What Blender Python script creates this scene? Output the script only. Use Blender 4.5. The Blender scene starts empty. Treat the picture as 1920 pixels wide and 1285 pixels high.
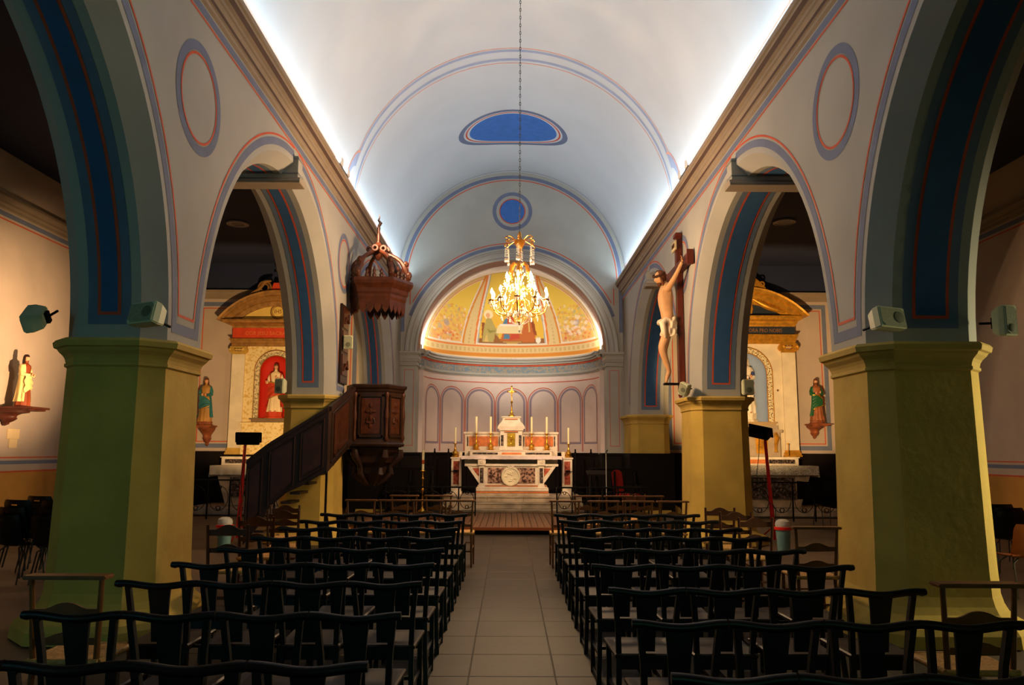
import bpy, bmesh, math, random
from math import sin, cos, pi, radians, sqrt, atan, atan2
from mathutils import Vector, Matrix

random.seed(7)
SC = bpy.context.scene
COL = SC.collection
D = bpy.data

# ------------------------------------------------------------------ camera, world, light, exposure
def lin(c):
    if isinstance(c, str):
        c = [int(c[i:i + 2], 16) / 255 for i in (1, 3, 5)]
    return tuple((x / 12.92 if x <= .04045 else ((x + .055) / 1.055) ** 2.4) for x in c)

F = 1480.0
th, yaw, roll = atan(204 / F), atan(5 / F), radians(.25)
fwd = Vector((sin(yaw) * cos(th), cos(yaw) * cos(th), sin(th)))
rt = Vector((cos(yaw), -sin(yaw), 0))
up = rt.cross(fwd)
rt, up = rt * cos(roll) + up * sin(roll), up * cos(roll) - rt * sin(roll)
cd = D.cameras.new('camera')
cam = D.objects.new('camera', cd)
COL.objects.link(cam)
cam.matrix_world = Matrix((
    (rt.x, up.x, -fwd.x, -.07), (rt.y, up.y, -fwd.y, 0), (rt.z, up.z, -fwd.z, 1.6), (0, 0, 0, 1)))
cd.sensor_width = 36
cd.lens = 36 * F / 1920
cd.clip_start = .05
cd.dof.use_dof = False
SC.camera = cam

SC.view_settings.view_transform = 'Standard'
SC.view_settings.look = 'None'
SC.view_settings.gamma = 1
SC.view_settings.use_curve_mapping = False
SC.view_settings.exposure = 0.0

w = D.worlds.new('world')
SC.world = w
w.use_nodes = True
w.node_tree.nodes['Background'].inputs[0].default_value = (.25, .3, .4, 1)
w.node_tree.nodes['Background'].inputs[1].default_value = .01

def lamp(name, kind, loc, power, col, aim=None, size=.1, size_y=None, spot=60, blend=.6, rot=None, spread=180):
    l = D.lights.new(name, kind)
    l.energy = power
    l.color = lin(col)
    if kind == 'AREA':
        l.size = size
        if size_y:
            l.shape = 'RECTANGLE'
            l.size_y = size_y
        l.spread = radians(spread)
    elif kind == 'SPOT':
        l.spot_size = radians(spot)
        l.spot_blend = blend
        l.shadow_soft_size = size
    else:
        l.shadow_soft_size = size
    o = D.objects.new(name, l)
    COL.objects.link(o)
    o.location = loc
    if aim is not None:
        o.rotation_euler = (Vector(aim) - Vector(loc)).to_track_quat('-Z', 'Y').to_euler()
    if rot is not None:
        o.rotation_euler = rot
    return o

# cove strips hidden on top of the two nave cornices
COVE = 275
for s in (-1, 1):
    l = lamp('cove_light', 'AREA', (s * 3.12, 13.4, 6.53), COVE, '#cce6f6', size=17.8, size_y=.07)
    # strip faces up and slightly in towards the vault flank
    d = Vector((s * .35, 0, 1)).normalized()
    z = -d
    x = Vector((0, 1, 0))
    y = z.cross(x)
    # area lamp shines along its local -Z
    m = Matrix((x, (-d).cross(x), -d)).transposed()
    l.rotation_euler = m.to_euler()
# daylight from the entrance end, behind the visitors
lamp('entrance_daylight', 'AREA', (2.0, -5.6, 2.6), 58, '#86d8ae', aim=(0, 8, 2.2), size=5, size_y=3.5)
lamp('aisle_window_light', 'AREA', (8.9, 7.05, 2.3), 60, '#f2e6b4', aim=(4.2, 7.35, 1.4), size=.8, size_y=1.4, spread=70)
lamp('side_entrance_daylight', 'AREA', (-8.0, -2.0, 3.0), 66, '#62cbe0', aim=(-3.2, 7, 2.6), size=1.6, size_y=2)
# warm lamps lighting the apse from the ledge behind the arch
for s in (-1, 1):
    lamp('apse_ledge_light', 'AREA', (s * 2.45, 23.0, 4.75), 28, '#fff4e6', aim=(s * 1.2, 25.3, 6.4), size=.3, size_y=.3)
    lamp('altar_spot', 'SPOT', (s * 2.95, 13.4, 6.62), 1900, '#ffd2a4', aim=(0, 21.2, 1.9), spot=30, blend=.7, size=.05)
    lamp('conch_spot', 'SPOT', (s * 2.9, 13.7, 6.62), 1900, '#ffeed8', aim=(s * .5, 25, 5.2), spot=24, blend=.8, size=.05)

# ------------------------------------------------------------------ helpers
MATS = {}
def mat(name, col, rough=.7, metal=0, var=.06, vscale=3, bump=0, bscale=60, emit=None, es=0, spec=.4, col2=None, trans=0, ior=1.45, mix=(.35, .65), stretch=None):
    if name in MATS:
        return MATS[name]
    m = D.materials.new(name)
    m.use_nodes = True
    nt = m.node_tree
    b = nt.nodes['Principled BSDF']
    c = lin(col)
    b.inputs['Roughness'].default_value = rough
    b.inputs['Metallic'].default_value = metal
    b.inputs['Specular IOR Level'].default_value = spec
    b.inputs['Transmission Weight'].default_value = trans
    b.inputs['IOR'].default_value = ior
    tc = nt.nodes.new('ShaderNodeTexCoord')
    vec = tc.outputs['Object']
    if stretch:
        mp = nt.nodes.new('ShaderNodeMapping')
        mp.inputs['Scale'].default_value = stretch
        nt.links.new(vec, mp.inputs[0])
        vec = mp.outputs[0]
    if var or col2:
        n = nt.nodes.new('ShaderNodeTexNoise')
        n.inputs['Scale'].default_value = vscale
        n.inputs['Detail'].default_value = 5
        nt.links.new(vec, n.inputs[0])
        r = nt.nodes.new('ShaderNodeValToRGB')
        r.color_ramp.elements[0].position = mix[0]
        r.color_ramp.elements[1].position = mix[1]
        a = tuple(x * (1 - var) for x in c)
        z = lin(col2) if col2 else tuple(min(1, x * (1 + var)) for x in c)
        r.color_ramp.elements[0].color = (*a, 1)
        r.color_ramp.elements[1].color = (*z, 1)
        nt.links.new(n.outputs['Fac'], r.inputs[0])
        nt.links.new(r.outputs[0], b.inputs['Base Color'])
    else:
        b.inputs['Base Color'].default_value = (*c, 1)
    if bump:
        n2 = nt.nodes.new('ShaderNodeTexNoise')
        n2.inputs['Scale'].default_value = bscale
        n2.inputs['Detail'].default_value = 4
        nt.links.new(vec, n2.inputs[0])
        bp = nt.nodes.new('ShaderNodeBump')
        bp.inputs['Strength'].default_value = bump
        bp.inputs['Distance'].default_value = .01
        nt.links.new(n2.outputs['Fac'], bp.inputs['Height'])
        nt.links.new(bp.outputs[0], b.inputs['Normal'])
    if emit:
        b.inputs['Emission Color'].default_value = (*lin(emit), 1)
        b.inputs['Emission Strength'].default_value = es
    MATS[name] = m
    return m

def vmat(name, rough=.7):
    m = D.materials.new(name)
    m.use_nodes = True
    nt = m.node_tree
    a = nt.nodes.new('ShaderNodeVertexColor')
    a.layer_name = 'paint'
    nt.links.new(a.outputs[0], nt.nodes['Principled BSDF'].inputs['Base Color'])
    nt.nodes['Principled BSDF'].inputs['Roughness'].default_value = rough
    return m

PL = mat('pale_plaster', '#a5a39a', .85, var=.05, vscale=1.2, bump=.12, bscale=25)
VLT = mat('vault_plaster', '#c5c7c9', .85, var=.03, vscale=.8, bump=.1, bscale=20)
BLU = mat('grey_blue_paint', '#6a738c', .8, var=.07, vscale=4)
BLUL = mat('faded_blue_and_glow', '#9ba3bd', .8, var=.05, vscale=4)
RED = mat('red_line_paint', '#c5502f', .75, var=.08, vscale=6)
REDL = mat('faded_red_paint', '#dc9a84', .75, var=.08, vscale=6)
DBL = mat('deep_blue_paint', '#315a88', .75, var=.08, vscale=5)
SGB = mat('slate_blue_paint', '#62748c', .8, var=.06, vscale=4)
MBL = mat('medallion_blue', '#3d6cb4', .8, var=.08, vscale=7)
YEL = mat('ochre_limewash', '#c4a44c', .9, var=.10, vscale=2.2, bump=.3, bscale=14)
CAP = mat('ochre_stone_capital', '#c2a350', .85, var=.07, vscale=5, bump=.15)
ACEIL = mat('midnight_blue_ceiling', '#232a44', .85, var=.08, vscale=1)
AWALL = mat('warm_grey_plaster', '#b9a798', .88, var=.05, vscale=1.5, bump=.15, bscale=25)
ADADO = mat('orange_ochre_dado', '#c08a3e', .88, var=.08, vscale=2)
CORN = mat('tan_cornice_paint', '#968775', .75, var=.06, vscale=4)
CORND = mat('brown_cornice_shade', '#4f3a32', .75, var=.06, vscale=4)  # brown stripe, mostly standing in for shade in the moulding recesses
DWOOD = mat('dark_oak', '#110906', .65, spec=.2, var=.35, vscale=6, bump=.2, bscale=40, stretch=(1, 1, .15))
BLKW = mat('blackened_wood', '#0a0706', .5, var=.3, vscale=5, spec=.5)
GRND = mat('aisle_floor_stone', '#5a4a3a', .6, var=.18, vscale=1.6, bump=.1)

class MB:
    def __init__(s, mats=None):
        s.v, s.f, s.mi, s.sm = [], [], [], []
        s.M = Matrix()
        s.cur = 0
        s.smooth = False
        s.mats = mats or []
    def m(s, material):
        if material not in s.mats:
            s.mats.append(material)
        s.cur = s.mats.index(material)
        return s
    def add(s, vs, fs):
        b = len(s.v)
        s.v += [s.M @ Vector(p) for p in vs]
        for f in fs:
            s.f.append([b + i for i in f])
            s.mi.append(s.cur)
            s.sm.append(s.smooth)
    def box(s, x0, x1, y0, y1, z0, z1):
        s.add([(x0, y0, z0), (x1, y0, z0), (x1, y1, z0), (x0, y1, z0), (x0, y0, z1), (x1, y0, z1), (x1, y1, z1), (x0, y1, z1)],
              [(0, 3, 2, 1), (4, 5, 6, 7), (0, 1, 5, 4), (1, 2, 6, 5), (2, 3, 7, 6), (3, 0, 4, 7)])
        return s
    def quad(s, a, b, c, d):
        s.add([a, b, c, d], [(0, 1, 2, 3)])
    def grid(s, fn, nu, nv, cu=False):
        vs = [fn(i / nu, j / nv) for i in range(nu + (0 if cu else 1)) for j in range(nv + 1)]
        n = nv + 1
        N = nu if cu else nu + 1
        fs = []
        for i in range(nu):
            for j in range(nv):
                a, b = i, (i + 1) % N
                fs.append((a * n + j, b * n + j, b * n + j + 1, a * n + j + 1))
        s.add(vs, fs)
        return s
    def loft(s, rings, close=True, caps=True):
        n = len(rings[0])
        vs = [p for r in rings for p in r]
        fs = []
        for k in range(len(rings) - 1):
            for i in range(n if close else n - 1):
                j = (i + 1) % n
                fs.append((k * n + i, k * n + j, (k + 1) * n + j, (k + 1) * n + i))
        if caps:
            fs.append(tuple(range(n - 1, -1, -1)))
            fs.append(tuple(range((len(rings) - 1) * n, len(rings) * n)))
        s.add(vs, fs)
        return s
    def lathe(s, prof, seg=16, c=(0, 0, 0), sx=1, sy=1, ph=0):
        rings = [[(c[0] + r * sx * cos(2 * pi * i / seg + ph), c[1] + r * sy * sin(2 * pi * i / seg + ph), c[2] + z) for i in range(seg)] for r, z in prof]
        return s.loft(rings)
    def tube(s, pts, r, seg=8, caps=True):
        pts = [Vector(p) for p in pts]
        n = len(pts)
        rr = r if isinstance(r, (list, tuple)) else [r] * n
        rings = []
        t0 = (pts[1] - pts[0]).normalized()
        u = t0.orthogonal().normalized()
        for i, p in enumerate(pts):
            t = (pts[min(i + 1, n - 1)] - pts[max(i - 1, 0)]).normalized()
            u = (u - t * u.dot(t))
            u = u.normalized() if u.length > 1e-6 else t.orthogonal().normalized()
            v = t.cross(u)
            rings.append([p + (u * cos(2 * pi * k / seg + pi / seg) + v * sin(2 * pi * k / seg + pi / seg)) * rr[i] for k in range(seg)])
        return s.loft(rings, caps=caps)
    def prism(s, poly, a, b, ax='y'):
        # poly of 2D points extruded from a to b along ax
        if ax == 'y':
            g = lambda p, t: (p[0], t, p[1])
        elif ax == 'x':
            g = lambda p, t: (t, p[0], p[1])
        else:
            g = lambda p, t: (p[0], p[1], t)
        return s.loft([[g(p, a) for p in poly], [g(p, b) for p in poly]])
    def ball(s, c, r, nu=12, nv=8):
        if not isinstance(r, (list, tuple)):
            r = (r, r, r)
        def fn(u, v):
            a, e = 2 * pi * u, pi * (v - .5)
            return (c[0] + r[0] * cos(e) * cos(a), c[1] + r[1] * cos(e) * sin(a), c[2] + r[2] * sin(e))
        return s.grid(fn, nu, nv, True)
    def torus(s, c, R, r, ax='z', nu=20, nv=6, a0=0, a1=2 * pi):
        def fn(u, v):
            a, e = a0 + (a1 - a0) * u, 2 * pi * v
            x, y, z = (R + r * cos(e)) * cos(a), (R + r * cos(e)) * sin(a), r * sin(e)
            if ax == 'y':
                x, y, z = x, z, y
            elif ax == 'x':
                x, y, z = z, x, y
            return (c[0] + x, c[1] + y, c[2] + z)
        return s.grid(fn, nu, nv, False)
    def build(s, name, material=None, parent=None, smooth=False, bevel=0, kind=None, loc=None, weld=False, auto=None):
        me = D.meshes.new(name)
        me.from_pydata([tuple(p) for p in s.v], [], s.f)
        ml = s.mats if s.mats else [material]
        for x in ml:
            me.materials.append(x)
        me.polygons.foreach_set('material_index', s.mi)
        bm = bmesh.new()
        bm.from_mesh(me)
        if weld or smooth or any(s.sm):
            bmesh.ops.remove_doubles(bm, verts=bm.verts, dist=1e-5)
        bmesh.ops.recalc_face_normals(bm, faces=bm.faces)
        if bevel:
            es = [e for e in bm.edges if len(e.link_faces) == 2 and e.calc_face_angle(0) > .6]
            bmesh.ops.bevel(bm, geom=es, offset=bevel, segments=2, affect='EDGES', clamp_overlap=True)
        bm.to_mesh(me)
        bm.free()
        o = D.objects.new(name, me)
        COL.objects.link(o)
        if smooth or any(s.sm):
            me.polygons.foreach_set('use_smooth', [True] * len(me.polygons))
            try:
                me.set_sharp_from_angle(angle=radians(auto or 40))
            except Exception:
                pass
        if parent:
            o.parent = parent
        if kind:
            o['kind'] = kind
        if loc:
            o.location = loc
        return o

def empty(name, label, cat, loc=(0, 0, 0), rz=0, group=None):
    o = D.objects.new(name, None)
    o.empty_display_size = .1
    COL.objects.link(o)
    o.location = loc
    o.rotation_euler = (0, 0, rz)
    o['label'] = label
    o['category'] = cat
    if group:
        o['group'] = group
    return o

def tag(o, label, cat, group=None):
    o['label'] = label
    o['category'] = cat
    if group:
        o['group'] = group
    return o

KIDS = {}
def dup(root, loc, rz, label, group=None):
    kids = KIDS.get(root.name)
    if kids is None:
        kids = [(c, [g for g in D.objects if g.parent == c]) for c in D.objects if c.parent == root]
        KIDS[root.name] = kids
    r = root.copy()
    COL.objects.link(r)
    r.location = loc
    r.rotation_euler = (0, 0, rz)
    r['label'] = label
    if group:
        r['group'] = group
    for c, gs in kids:
        k = c.copy()
        COL.objects.link(k)
        k.parent = r
        for g in gs:
            q = g.copy()
            COL.objects.link(q)
            q.parent = k
    return r

def ribbon(mb, path, wd, fn, closed=False, off=0):
    """flat painted band of width wd along a 2D path, mapped to 3D by fn"""
    n = len(path)
    L, R = [], []
    for i in range(n):
        p = Vector(path[i])
        if closed:
            a, b = Vector(path[(i - 1) % n]), Vector(path[(i + 1) % n])
        else:
            a, b = Vector(path[max(i - 1, 0)]), Vector(path[min(i + 1, n - 1)])
        d1 = (p - a).normalized() if (p - a).length > 1e-9 else (b - p).normalized()
        d2 = (b - p).normalized() if (b - p).length > 1e-9 else d1
        n1, n2 = Vector((-d1.y, d1.x)), Vector((-d2.y, d2.x))
        m = (n1 + n2)
        m = m.normalized() if m.length > 1e-6 else n1
        k = 1 / max(.35, m.dot(n1))
        L.append(p + m * (off + wd / 2) * k)
        R.append(p + m * (off - wd / 2) * k)
    vs = [fn(*q) for q in L] + [fn(*q) for q in R]
    fs = []
    for i in range(n if closed else n - 1):
        j = (i + 1) % n
        fs.append((i, j, n + j, n + i))
    mb.add(vs, fs)

def arc(cx, cz, r, a0, a1, n=24):
    return [(cx + r * cos(a0 + (a1 - a0) * i / n), cz + r * sin(a0 + (a1 - a0) * i / n)) for i in range(n + 1)]

def octo(x0, x1, y0, y1, c, d, z):
    x0, x1 = min(x0, x1) - d, max(x0, x1) + d
    y0, y1 = y0 - d, y1 + d
    c = c + d * .586
    return [(x0 + c, y0, z), (x1 - c, y0, z), (x1, y0 + c, z), (x1, y1 - c, z), (x1 - c, y1, z), (x0 + c, y1, z), (x0, y1 - c, z), (x0, y0 + c, z)]

# ------------------------------------------------------------------ structure
W, WA, CH = 3.2, 4.24, .17
YE, YB = 22.5, -6.0
ZS, ZC, ZA = 2.58, 6.5, 7.0
XO = 9.3
ARC = [(-3.03, 3.14), (4.02, 3.14), (11.07, 3.14), (18.125, 3.145)]
PIER = [(-.05, 1.05), (7.0, 8.1), (14.05, 15.15), (21.1, YE)]
NS = 40

def struct(o):
    o['kind'] = 'structure'
    return o

for s, side in ((-1, 'left'), (1, 'right')):
    WA = 4.10 if s < 0 else 4.22
    mb = MB()
    mb.m(PL)
    def V(x, y, z):
        return (s * x, y, z)
    mb.smooth = True
    for yc, R in ARC:
        A = [pi * i / NS for i in range(NS + 1)]
        prof = [(W, R), (W + CH, R - CH), (WA - CH, R - CH), (WA, R)]
        for i in range(NS):
            a, b = A[i], A[i + 1]
            for (xa, ra), (xb, rb) in zip(prof, prof[1:]):
                mb.quad(V(xa, yc + ra * cos(a), ZS + ra * sin(a)), V(xa, yc + ra * cos(b), ZS + ra * sin(b)),
                        V(xb, yc + rb * cos(b), ZS + rb * sin(b)), V(xb, yc + rb * cos(a), ZS + rb * sin(a)))
            for X, top in ((W, ZC), (WA, ZA)):
                mb.quad(V(X, yc + R * cos(a), ZS + R * sin(a)), V(X, yc + R * cos(b), ZS + R * sin(b)),
                        V(X, yc + R * cos(b), top), V(X, yc + R * cos(a), top))
    for a, b in ((YB - .2, ARC[0][0] - ARC[0][1]), (.11, .88), (7.16, 7.93), (14.21, 14.98), (21.27, YE)):
        for X, top in ((W, ZC), (WA, ZA)):
            mb.quad(V(X, a, ZS), V(X, b, ZS), V(X, b, top), V(X, a, top))
    mb.quad(V(W, YB, ZC), V(W, YE, ZC), V(WA, YE, ZC), V(WA, YB, ZC))
    wall = struct(mb.build('wall_' + side, smooth=True, auto=25))

    # painted bands on the nave face
    fn = lambda y, z: (s * (W - .003), y, z)
    fr = lambda y, z: (s * (W - .004), y, z)
    bb, rb = MB([BLU]), MB([RED])
    for k in range(1, 4):
        yc, R = ARC[k]
        y2, R2 = ARC[k - 1]
        zb, zr = 2.73, 2.86
        for MBX, off, zz, wd, f in ((bb, .125, zb, .10, fn), (rb, .215, zr, .026, fr)):
            r1, r2 = R2 + off, R + off
            a0 = math.asin((zz - ZS) / r1)
            p = arc(y2, ZS, r1, radians(88.0), a0, 40)
            p += arc(yc, ZS, r2, pi - a0, radians(92.0), 40)
            ribbon(MBX, p, wd, f)
    # last half bay beside the end wall
    yc, R = ARC[3]
    for MBX, off, wd, f in ((bb, .125, .10, fn), (rb, .215, .026, fr)):
        ribbon(MBX, arc(yc, ZS, R + off, radians(88), .08, 40), wd, f)
    for a, b in ((YB, YE),):
        ribbon(bb, [(a, 6.03), (b, 6.03)], .09, fn)
        ribbon(rb, [(a, 5.955), (b, 5.955)], .024, fr)
    for yc in (.5, 7.55, 14.6):
        ribbon(bb, arc(yc, 5.1, .52, 0, 2 * pi, 48)[:-1], .10, fn, closed=True)
        ribbon(rb, arc(yc, 5.1, .445, 0, 2 * pi, 48)[:-1], .026, fr, closed=True)
    bb.build('blue_painted_band', parent=wall)
    rb.build('red_painted_line', parent=wall)

    # painted soffit panels
    for k, (yc, R) in enumerate(ARC):
        r = R - CH
        for lab, wd, ins, e, M in (('slate_border', 0, .0, .004, SGB), ('red_border', 0, .085, .007, RED), ('blue_panel', 0, .115, .010, DBL)):
            mb = MB([M])
            x0, x1 = W + CH + .09 + ins, WA - CH - .09 - ins
            for h0, h1 in ((0, 1), (1, 0)):
                a0 = (.13 + ins) / r
                aa, ab = (a0, radians(87 - ins * 4)) if h0 == 0 else (pi - a0, radians(93 + ins * 4))
                mb.grid(lambda u, v: (s * (x0 + (x1 - x0) * v), yc + (r - e) * cos(aa + (ab - aa) * u), ZS + (r - e) * sin(aa + (ab - aa) * u)), 30, 1)
            mb.build(lab, parent=wall, smooth=True)

    # keystones
    for k in (1, 2, 3):
        yc, R = ARC[k]
        mb = MB()
        mb.m(PL)
        x0, x1 = s * (W - .07), s * (WA + .05)
        lo, hi = min(x0, x1), max(x0, x1)
        mb.box(lo, hi, yc - .12, yc + .12, 5.47, 5.82)
        mb.m(CORN)
        e = .04
        mb.prism([(yc - .12, 5.50), (yc - .12 - e, 5.45), (yc - .12 - e, 5.41), (yc + .12 + e, 5.41), (yc + .12 + e, 5.45), (yc + .12, 5.50)], lo - e, hi + e, 'x')
        mb.m(SGB)
        for zz in (5.55, 5.77):
            mb.box(lo - .012, hi + .012, yc - .132, yc + .132, zz, zz + .02)
        kb = struct(mb.build('keystone', bevel=.006))
        kb.parent = wall

    # cornice with cove ledge
    prof = [(W, 6.10), (W - .03, 6.12), (W - .03, 6.16), (W - .05, 6.17), (W - .055, 6.21), (W - .08, 6.25), (W - .10, 6.26), (W - .10, 6.30),
            (W - .14, 6.32), (W - .17, 6.37), (W - .175, 6.40), (W - .20, 6.41), (W - .20, 6.48), (W - .17, 6.48), (W - .16, 6.42), (3.32, 6.42), (3.32, 6.10)]
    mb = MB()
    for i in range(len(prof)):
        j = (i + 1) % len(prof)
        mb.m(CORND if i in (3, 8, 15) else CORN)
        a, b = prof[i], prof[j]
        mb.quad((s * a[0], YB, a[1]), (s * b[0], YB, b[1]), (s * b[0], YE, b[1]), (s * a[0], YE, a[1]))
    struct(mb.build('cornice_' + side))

    # piers with capital and flared foot
    for k, (y0, y1) in enumerate(PIER):
        x0, x1 = W, WA
        X0, X1 = (s * x0, s * x1)
        yy1 = y1 + (.5 if k == 3 else 0)
        P = MB([YEL])
        P.loft([octo(X0, X1, y0, yy1, CH, d, z) for z, d in ((0, .26), (.10, .25), (.15, .22), (.19, .15), (.24, .09), (.30, .06), (.38, .04), (.6, .03), (1.4, .015), (2.36, 0))])
        ph = struct(P.build('pier'))
        C = MB([CAP])
        C.loft([octo(X0, X1, y0, yy1, CH, d, z) for z, d in ((2.33, .0), (2.345, .022), (2.37, .022), (2.375, .012), (2.41, .02), (2.44, .035), (2.475, .07), (2.50, .085), (2.51, .11), (2.555, .12), (2.58, .10), (2.58, -.02))])
        c = C.build('capital', parent=ph)

    # aisle walls
    mb = MB()
    mb.m(AWALL)
    mb.quad(V(XO, YB, 1.18), V(XO, YE, 1.18), V(XO, YE, ZA), V(XO, YB, ZA))
    mb.m(ADADO)
    mb.quad(V(XO, YB, 0), V(XO, YE, 0), V(XO, YE, 1.18), V(XO, YB, 1.18))
    ow = struct(mb.build('wall_aisle_' + side))
    b, r = MB([BLU]), MB([RED])
    g = lambda y, z: (s * (XO - .004), y, z)
    ribbon(b, [(YB, 1.355), (YE, 1.355)], .07, g)
    ribbon(r, [(YB, 1.445), (YE, 1.445)], .022, g)
    ribbon(r, [(YB, 1.185), (YE, 1.185)], .03, g)
    ribbon(b, [(YB, 5.86), (YE, 5.86)], .09, g)
    ribbon(r, [(YB, 5.76), (YE, 5.76)], .025, g)
    b.build('blue_painted_band', parent=ow)
    r.build('red_painted_line', parent=ow)
    # aisle cornice
    pr = [(0, 5.93), (.02, 5.95), (.02, 6.0), (.06, 6.03), (.06, 6.07), (.11, 6.12), (.14, 6.13), (.14, 6.18), (0, 6.20)]
    mb = MB([mat('dim_cornice_paint', '#8d7c68', .8)])
    n = len(pr)
    mb.loft([[V(XO - d, y, z) for d, z in pr] for y in (YB, YE)], caps=False)
    mb.loft([[V(x, YE - d, z) for d, z in pr] for x in (WA, XO)], caps=False)
    struct(mb.build('cornice_aisle_' + side))
    # aisle end wall with framed panel, frieze
    mb = MB()
    mb.m(AWALL)
    mb.quad(V(WA - .3, YE, 0), V(XO, YE, 0), V(XO, YE, 6.2), V(WA - .3, YE, 6.2))
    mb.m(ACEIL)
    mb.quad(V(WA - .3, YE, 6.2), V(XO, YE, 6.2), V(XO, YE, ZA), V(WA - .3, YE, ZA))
    ew = struct(mb.build('wall_aisle_end_' + side))
    h = lambda x, z: (s * x, YE - .004, z)
    b, r = MB([BLU]), MB([RED])
    rect = [(4.5, 1.72), (9.02, 1.72), (9.02, 5.78), (4.5, 5.78)]
    ribbon(b, rect, .12, h, closed=True)
    ribbon(r, [(4.62, 1.84), (8.9, 1.84), (8.9, 5.66), (4.62, 5.66)], .026, h, closed=True)
    b.build('blue_painted_band', parent=ew)
    r.build('red_painted_line', parent=ew)
    # aisle ceiling
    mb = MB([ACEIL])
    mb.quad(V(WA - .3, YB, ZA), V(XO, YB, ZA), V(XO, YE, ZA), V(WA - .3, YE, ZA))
    struct(mb.build('ceiling_aisle_' + side))
    # dark panelled wainscot on the aisle end wall
    wr = MB([DWOOD])
    wr.box(min(s * 4.3, s * 9.25), max(s * 4.3, s * 9.25), YE - .05, YE - .012, 0, 1.50)
    wr.box(min(s * 4.3, s * 9.25), max(s * 4.3, s * 9.25), YE - .09, YE - .01, 1.50, 1.57)
    wo = struct(wr.build('wainscot_aisle_' + side, bevel=.006))
    for i in range(8):
        x = 4.6 + i * .6
        q = MB([DWOOD])
        a_, b_ = sorted((s * (x - .23), s * (x + .23)))
        q.box(a_, b_, YE - .075, YE - .05, .2, 1.35)
        q.build('panel', parent=wo, bevel=.012)

# back wall behind the visitors
mb = MB([mat('dim_entrance_wall', '#4c4c48', .9)])
mb.quad((-XO, YB, 0), (XO, YB, 0), (XO, YB, ZA), (-XO, YB, ZA))
mb.grid(lambda u, v: (3.35 * (2 * u - 1), YB + .001, 6.4 + v * (sqrt(max(0, 3.35 ** 2 - (3.35 * (2 * u - 1)) ** 2)) + .1)), 24, 1)
struct(mb.build('wall_back'))

# vault
RV, ZV = 3.3, 6.5
mb = MB([VLT])
mb.grid(lambda u, v: (-RV * cos(pi * u), YB + (YE - YB) * v, ZV + RV * sin(pi * u)), 64, 12)
vault = struct(mb.build('ceiling', smooth=True))
vf = lambda e: (lambda a, y: (-(RV - e) * cos(a), y, ZV + (RV - e) * sin(a)))
b, r = MB([BLUL]), MB([REDL])
b2, r2 = MB([BLU]), MB([RED])
def arcp(y, a0=.0, n=60):
    return [(a0 + (pi - 2 * a0) * i / n, y) for i in range(n + 1)]
for base in (15.53, 8.48, 1.43):
    for yy, M, wd in ((base - .31, r, .03), (base - .21, b, .10), (base + .16, b, .10), (base + .31, r, .03)):
        a0 = .33 if yy < base else .12
        ribbon(M, arcp(yy, a0), wd, vf(.003))
    # shoulder arcs where the band meets the cornice
    for sgn in (0, 1):
        for M, rad, wd in ((b, .40, .09), (r, .48, .028)):
            p = [(.07 + .22 * sin(t) * rad / .4, base - .18 - rad * cos(t)) for t in [pi / 2 * i / 14 for i in range(15)]]
            if sgn:
                p = [(pi - a, y) for a, y in p]
            ribbon(M, p, wd, lambda a, y: vf(.004)(a, y))
for sgn in (0, 1):
    for a, M, wd in ((.095, b, .05), (.135, r, .007)):  # blue strip colours in the cove glow above the cornice; red line is decoration
        a = pi - a if sgn else a
        p = [(a, YB + (YE - YB) * i / 10) for i in range(11)]
        ribbon(M, p, wd if M is b else .008, vf(.0035))
# vault end band
ribbon(mbx := MB([mat('thin_grey_line', '#8f8c92', .8)]), arcp(YE - .14, .1), .035, vf(.003))
mbx.build('grey_painted_line', parent=vault, smooth=True)
b.build('blue_painted_band', parent=vault, smooth=True)  # vault bands together with the coloured-in cove glow strips
r.build('red_painted_line', parent=vault, smooth=True)
# medallion on the vault: an ellipse on the curved surface
for nm, k0, k1, M, e in (('slate_ring', 1.0, .90, BLU, .003), ('red_ring', .865, .835, RED, .0035), ('blue_disc', .79, 0, MBL, .003)):
    for cy in (19.25, 12.2, 5.1):
        mb = MB([M])
        def fn(u, v):
            t = 2 * pi * u
            k = k1 + (k0 - k1) * v
            return vf(e)(pi / 2 + .435 * k * cos(t), cy + 1.1 * k * sin(t))
        mb.grid(fn, 56, 8 if k1 == 0 else 1, True)
        mb.build(nm, parent=vault, smooth=True)

# end wall with the apse arch
ZP, RP = 4.4, 2.72
def outer(t):
    c, sn = cos(t), sin(t)
    best = 99
    if abs(c) > 1e-6:
        k = 3.3 / abs(c)
        if ZP + k * sn <= ZV:
            return k
    # circle centre (0,ZV)
    bq = -(ZV - ZP) * sn
    cq = (ZV - ZP) ** 2 - RV ** 2
    return -bq + sqrt(bq * bq - cq)
mb = MB([PL])
mb.smooth = False
def ew(u, v):
    t = pi * u
    k = RP + (outer(t) - RP) * v
    return (k * cos(t), YE, ZP + k * sin(t))
mb.grid(ew, 72, 6)
for s in (-1, 1):
    mb.quad((s * RP, YE, 0), (s * 3.3, YE, 0), (s * 3.3, YE, ZP), (s * RP, YE, ZP))
endw = struct(mb.build('wall_end', weld=True))
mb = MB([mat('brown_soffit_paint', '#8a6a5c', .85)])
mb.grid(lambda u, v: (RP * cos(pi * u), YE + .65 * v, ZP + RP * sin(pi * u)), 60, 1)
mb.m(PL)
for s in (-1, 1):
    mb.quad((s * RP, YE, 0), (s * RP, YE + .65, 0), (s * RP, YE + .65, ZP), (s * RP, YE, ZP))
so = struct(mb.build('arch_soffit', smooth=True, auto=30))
so.parent = endw
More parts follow.
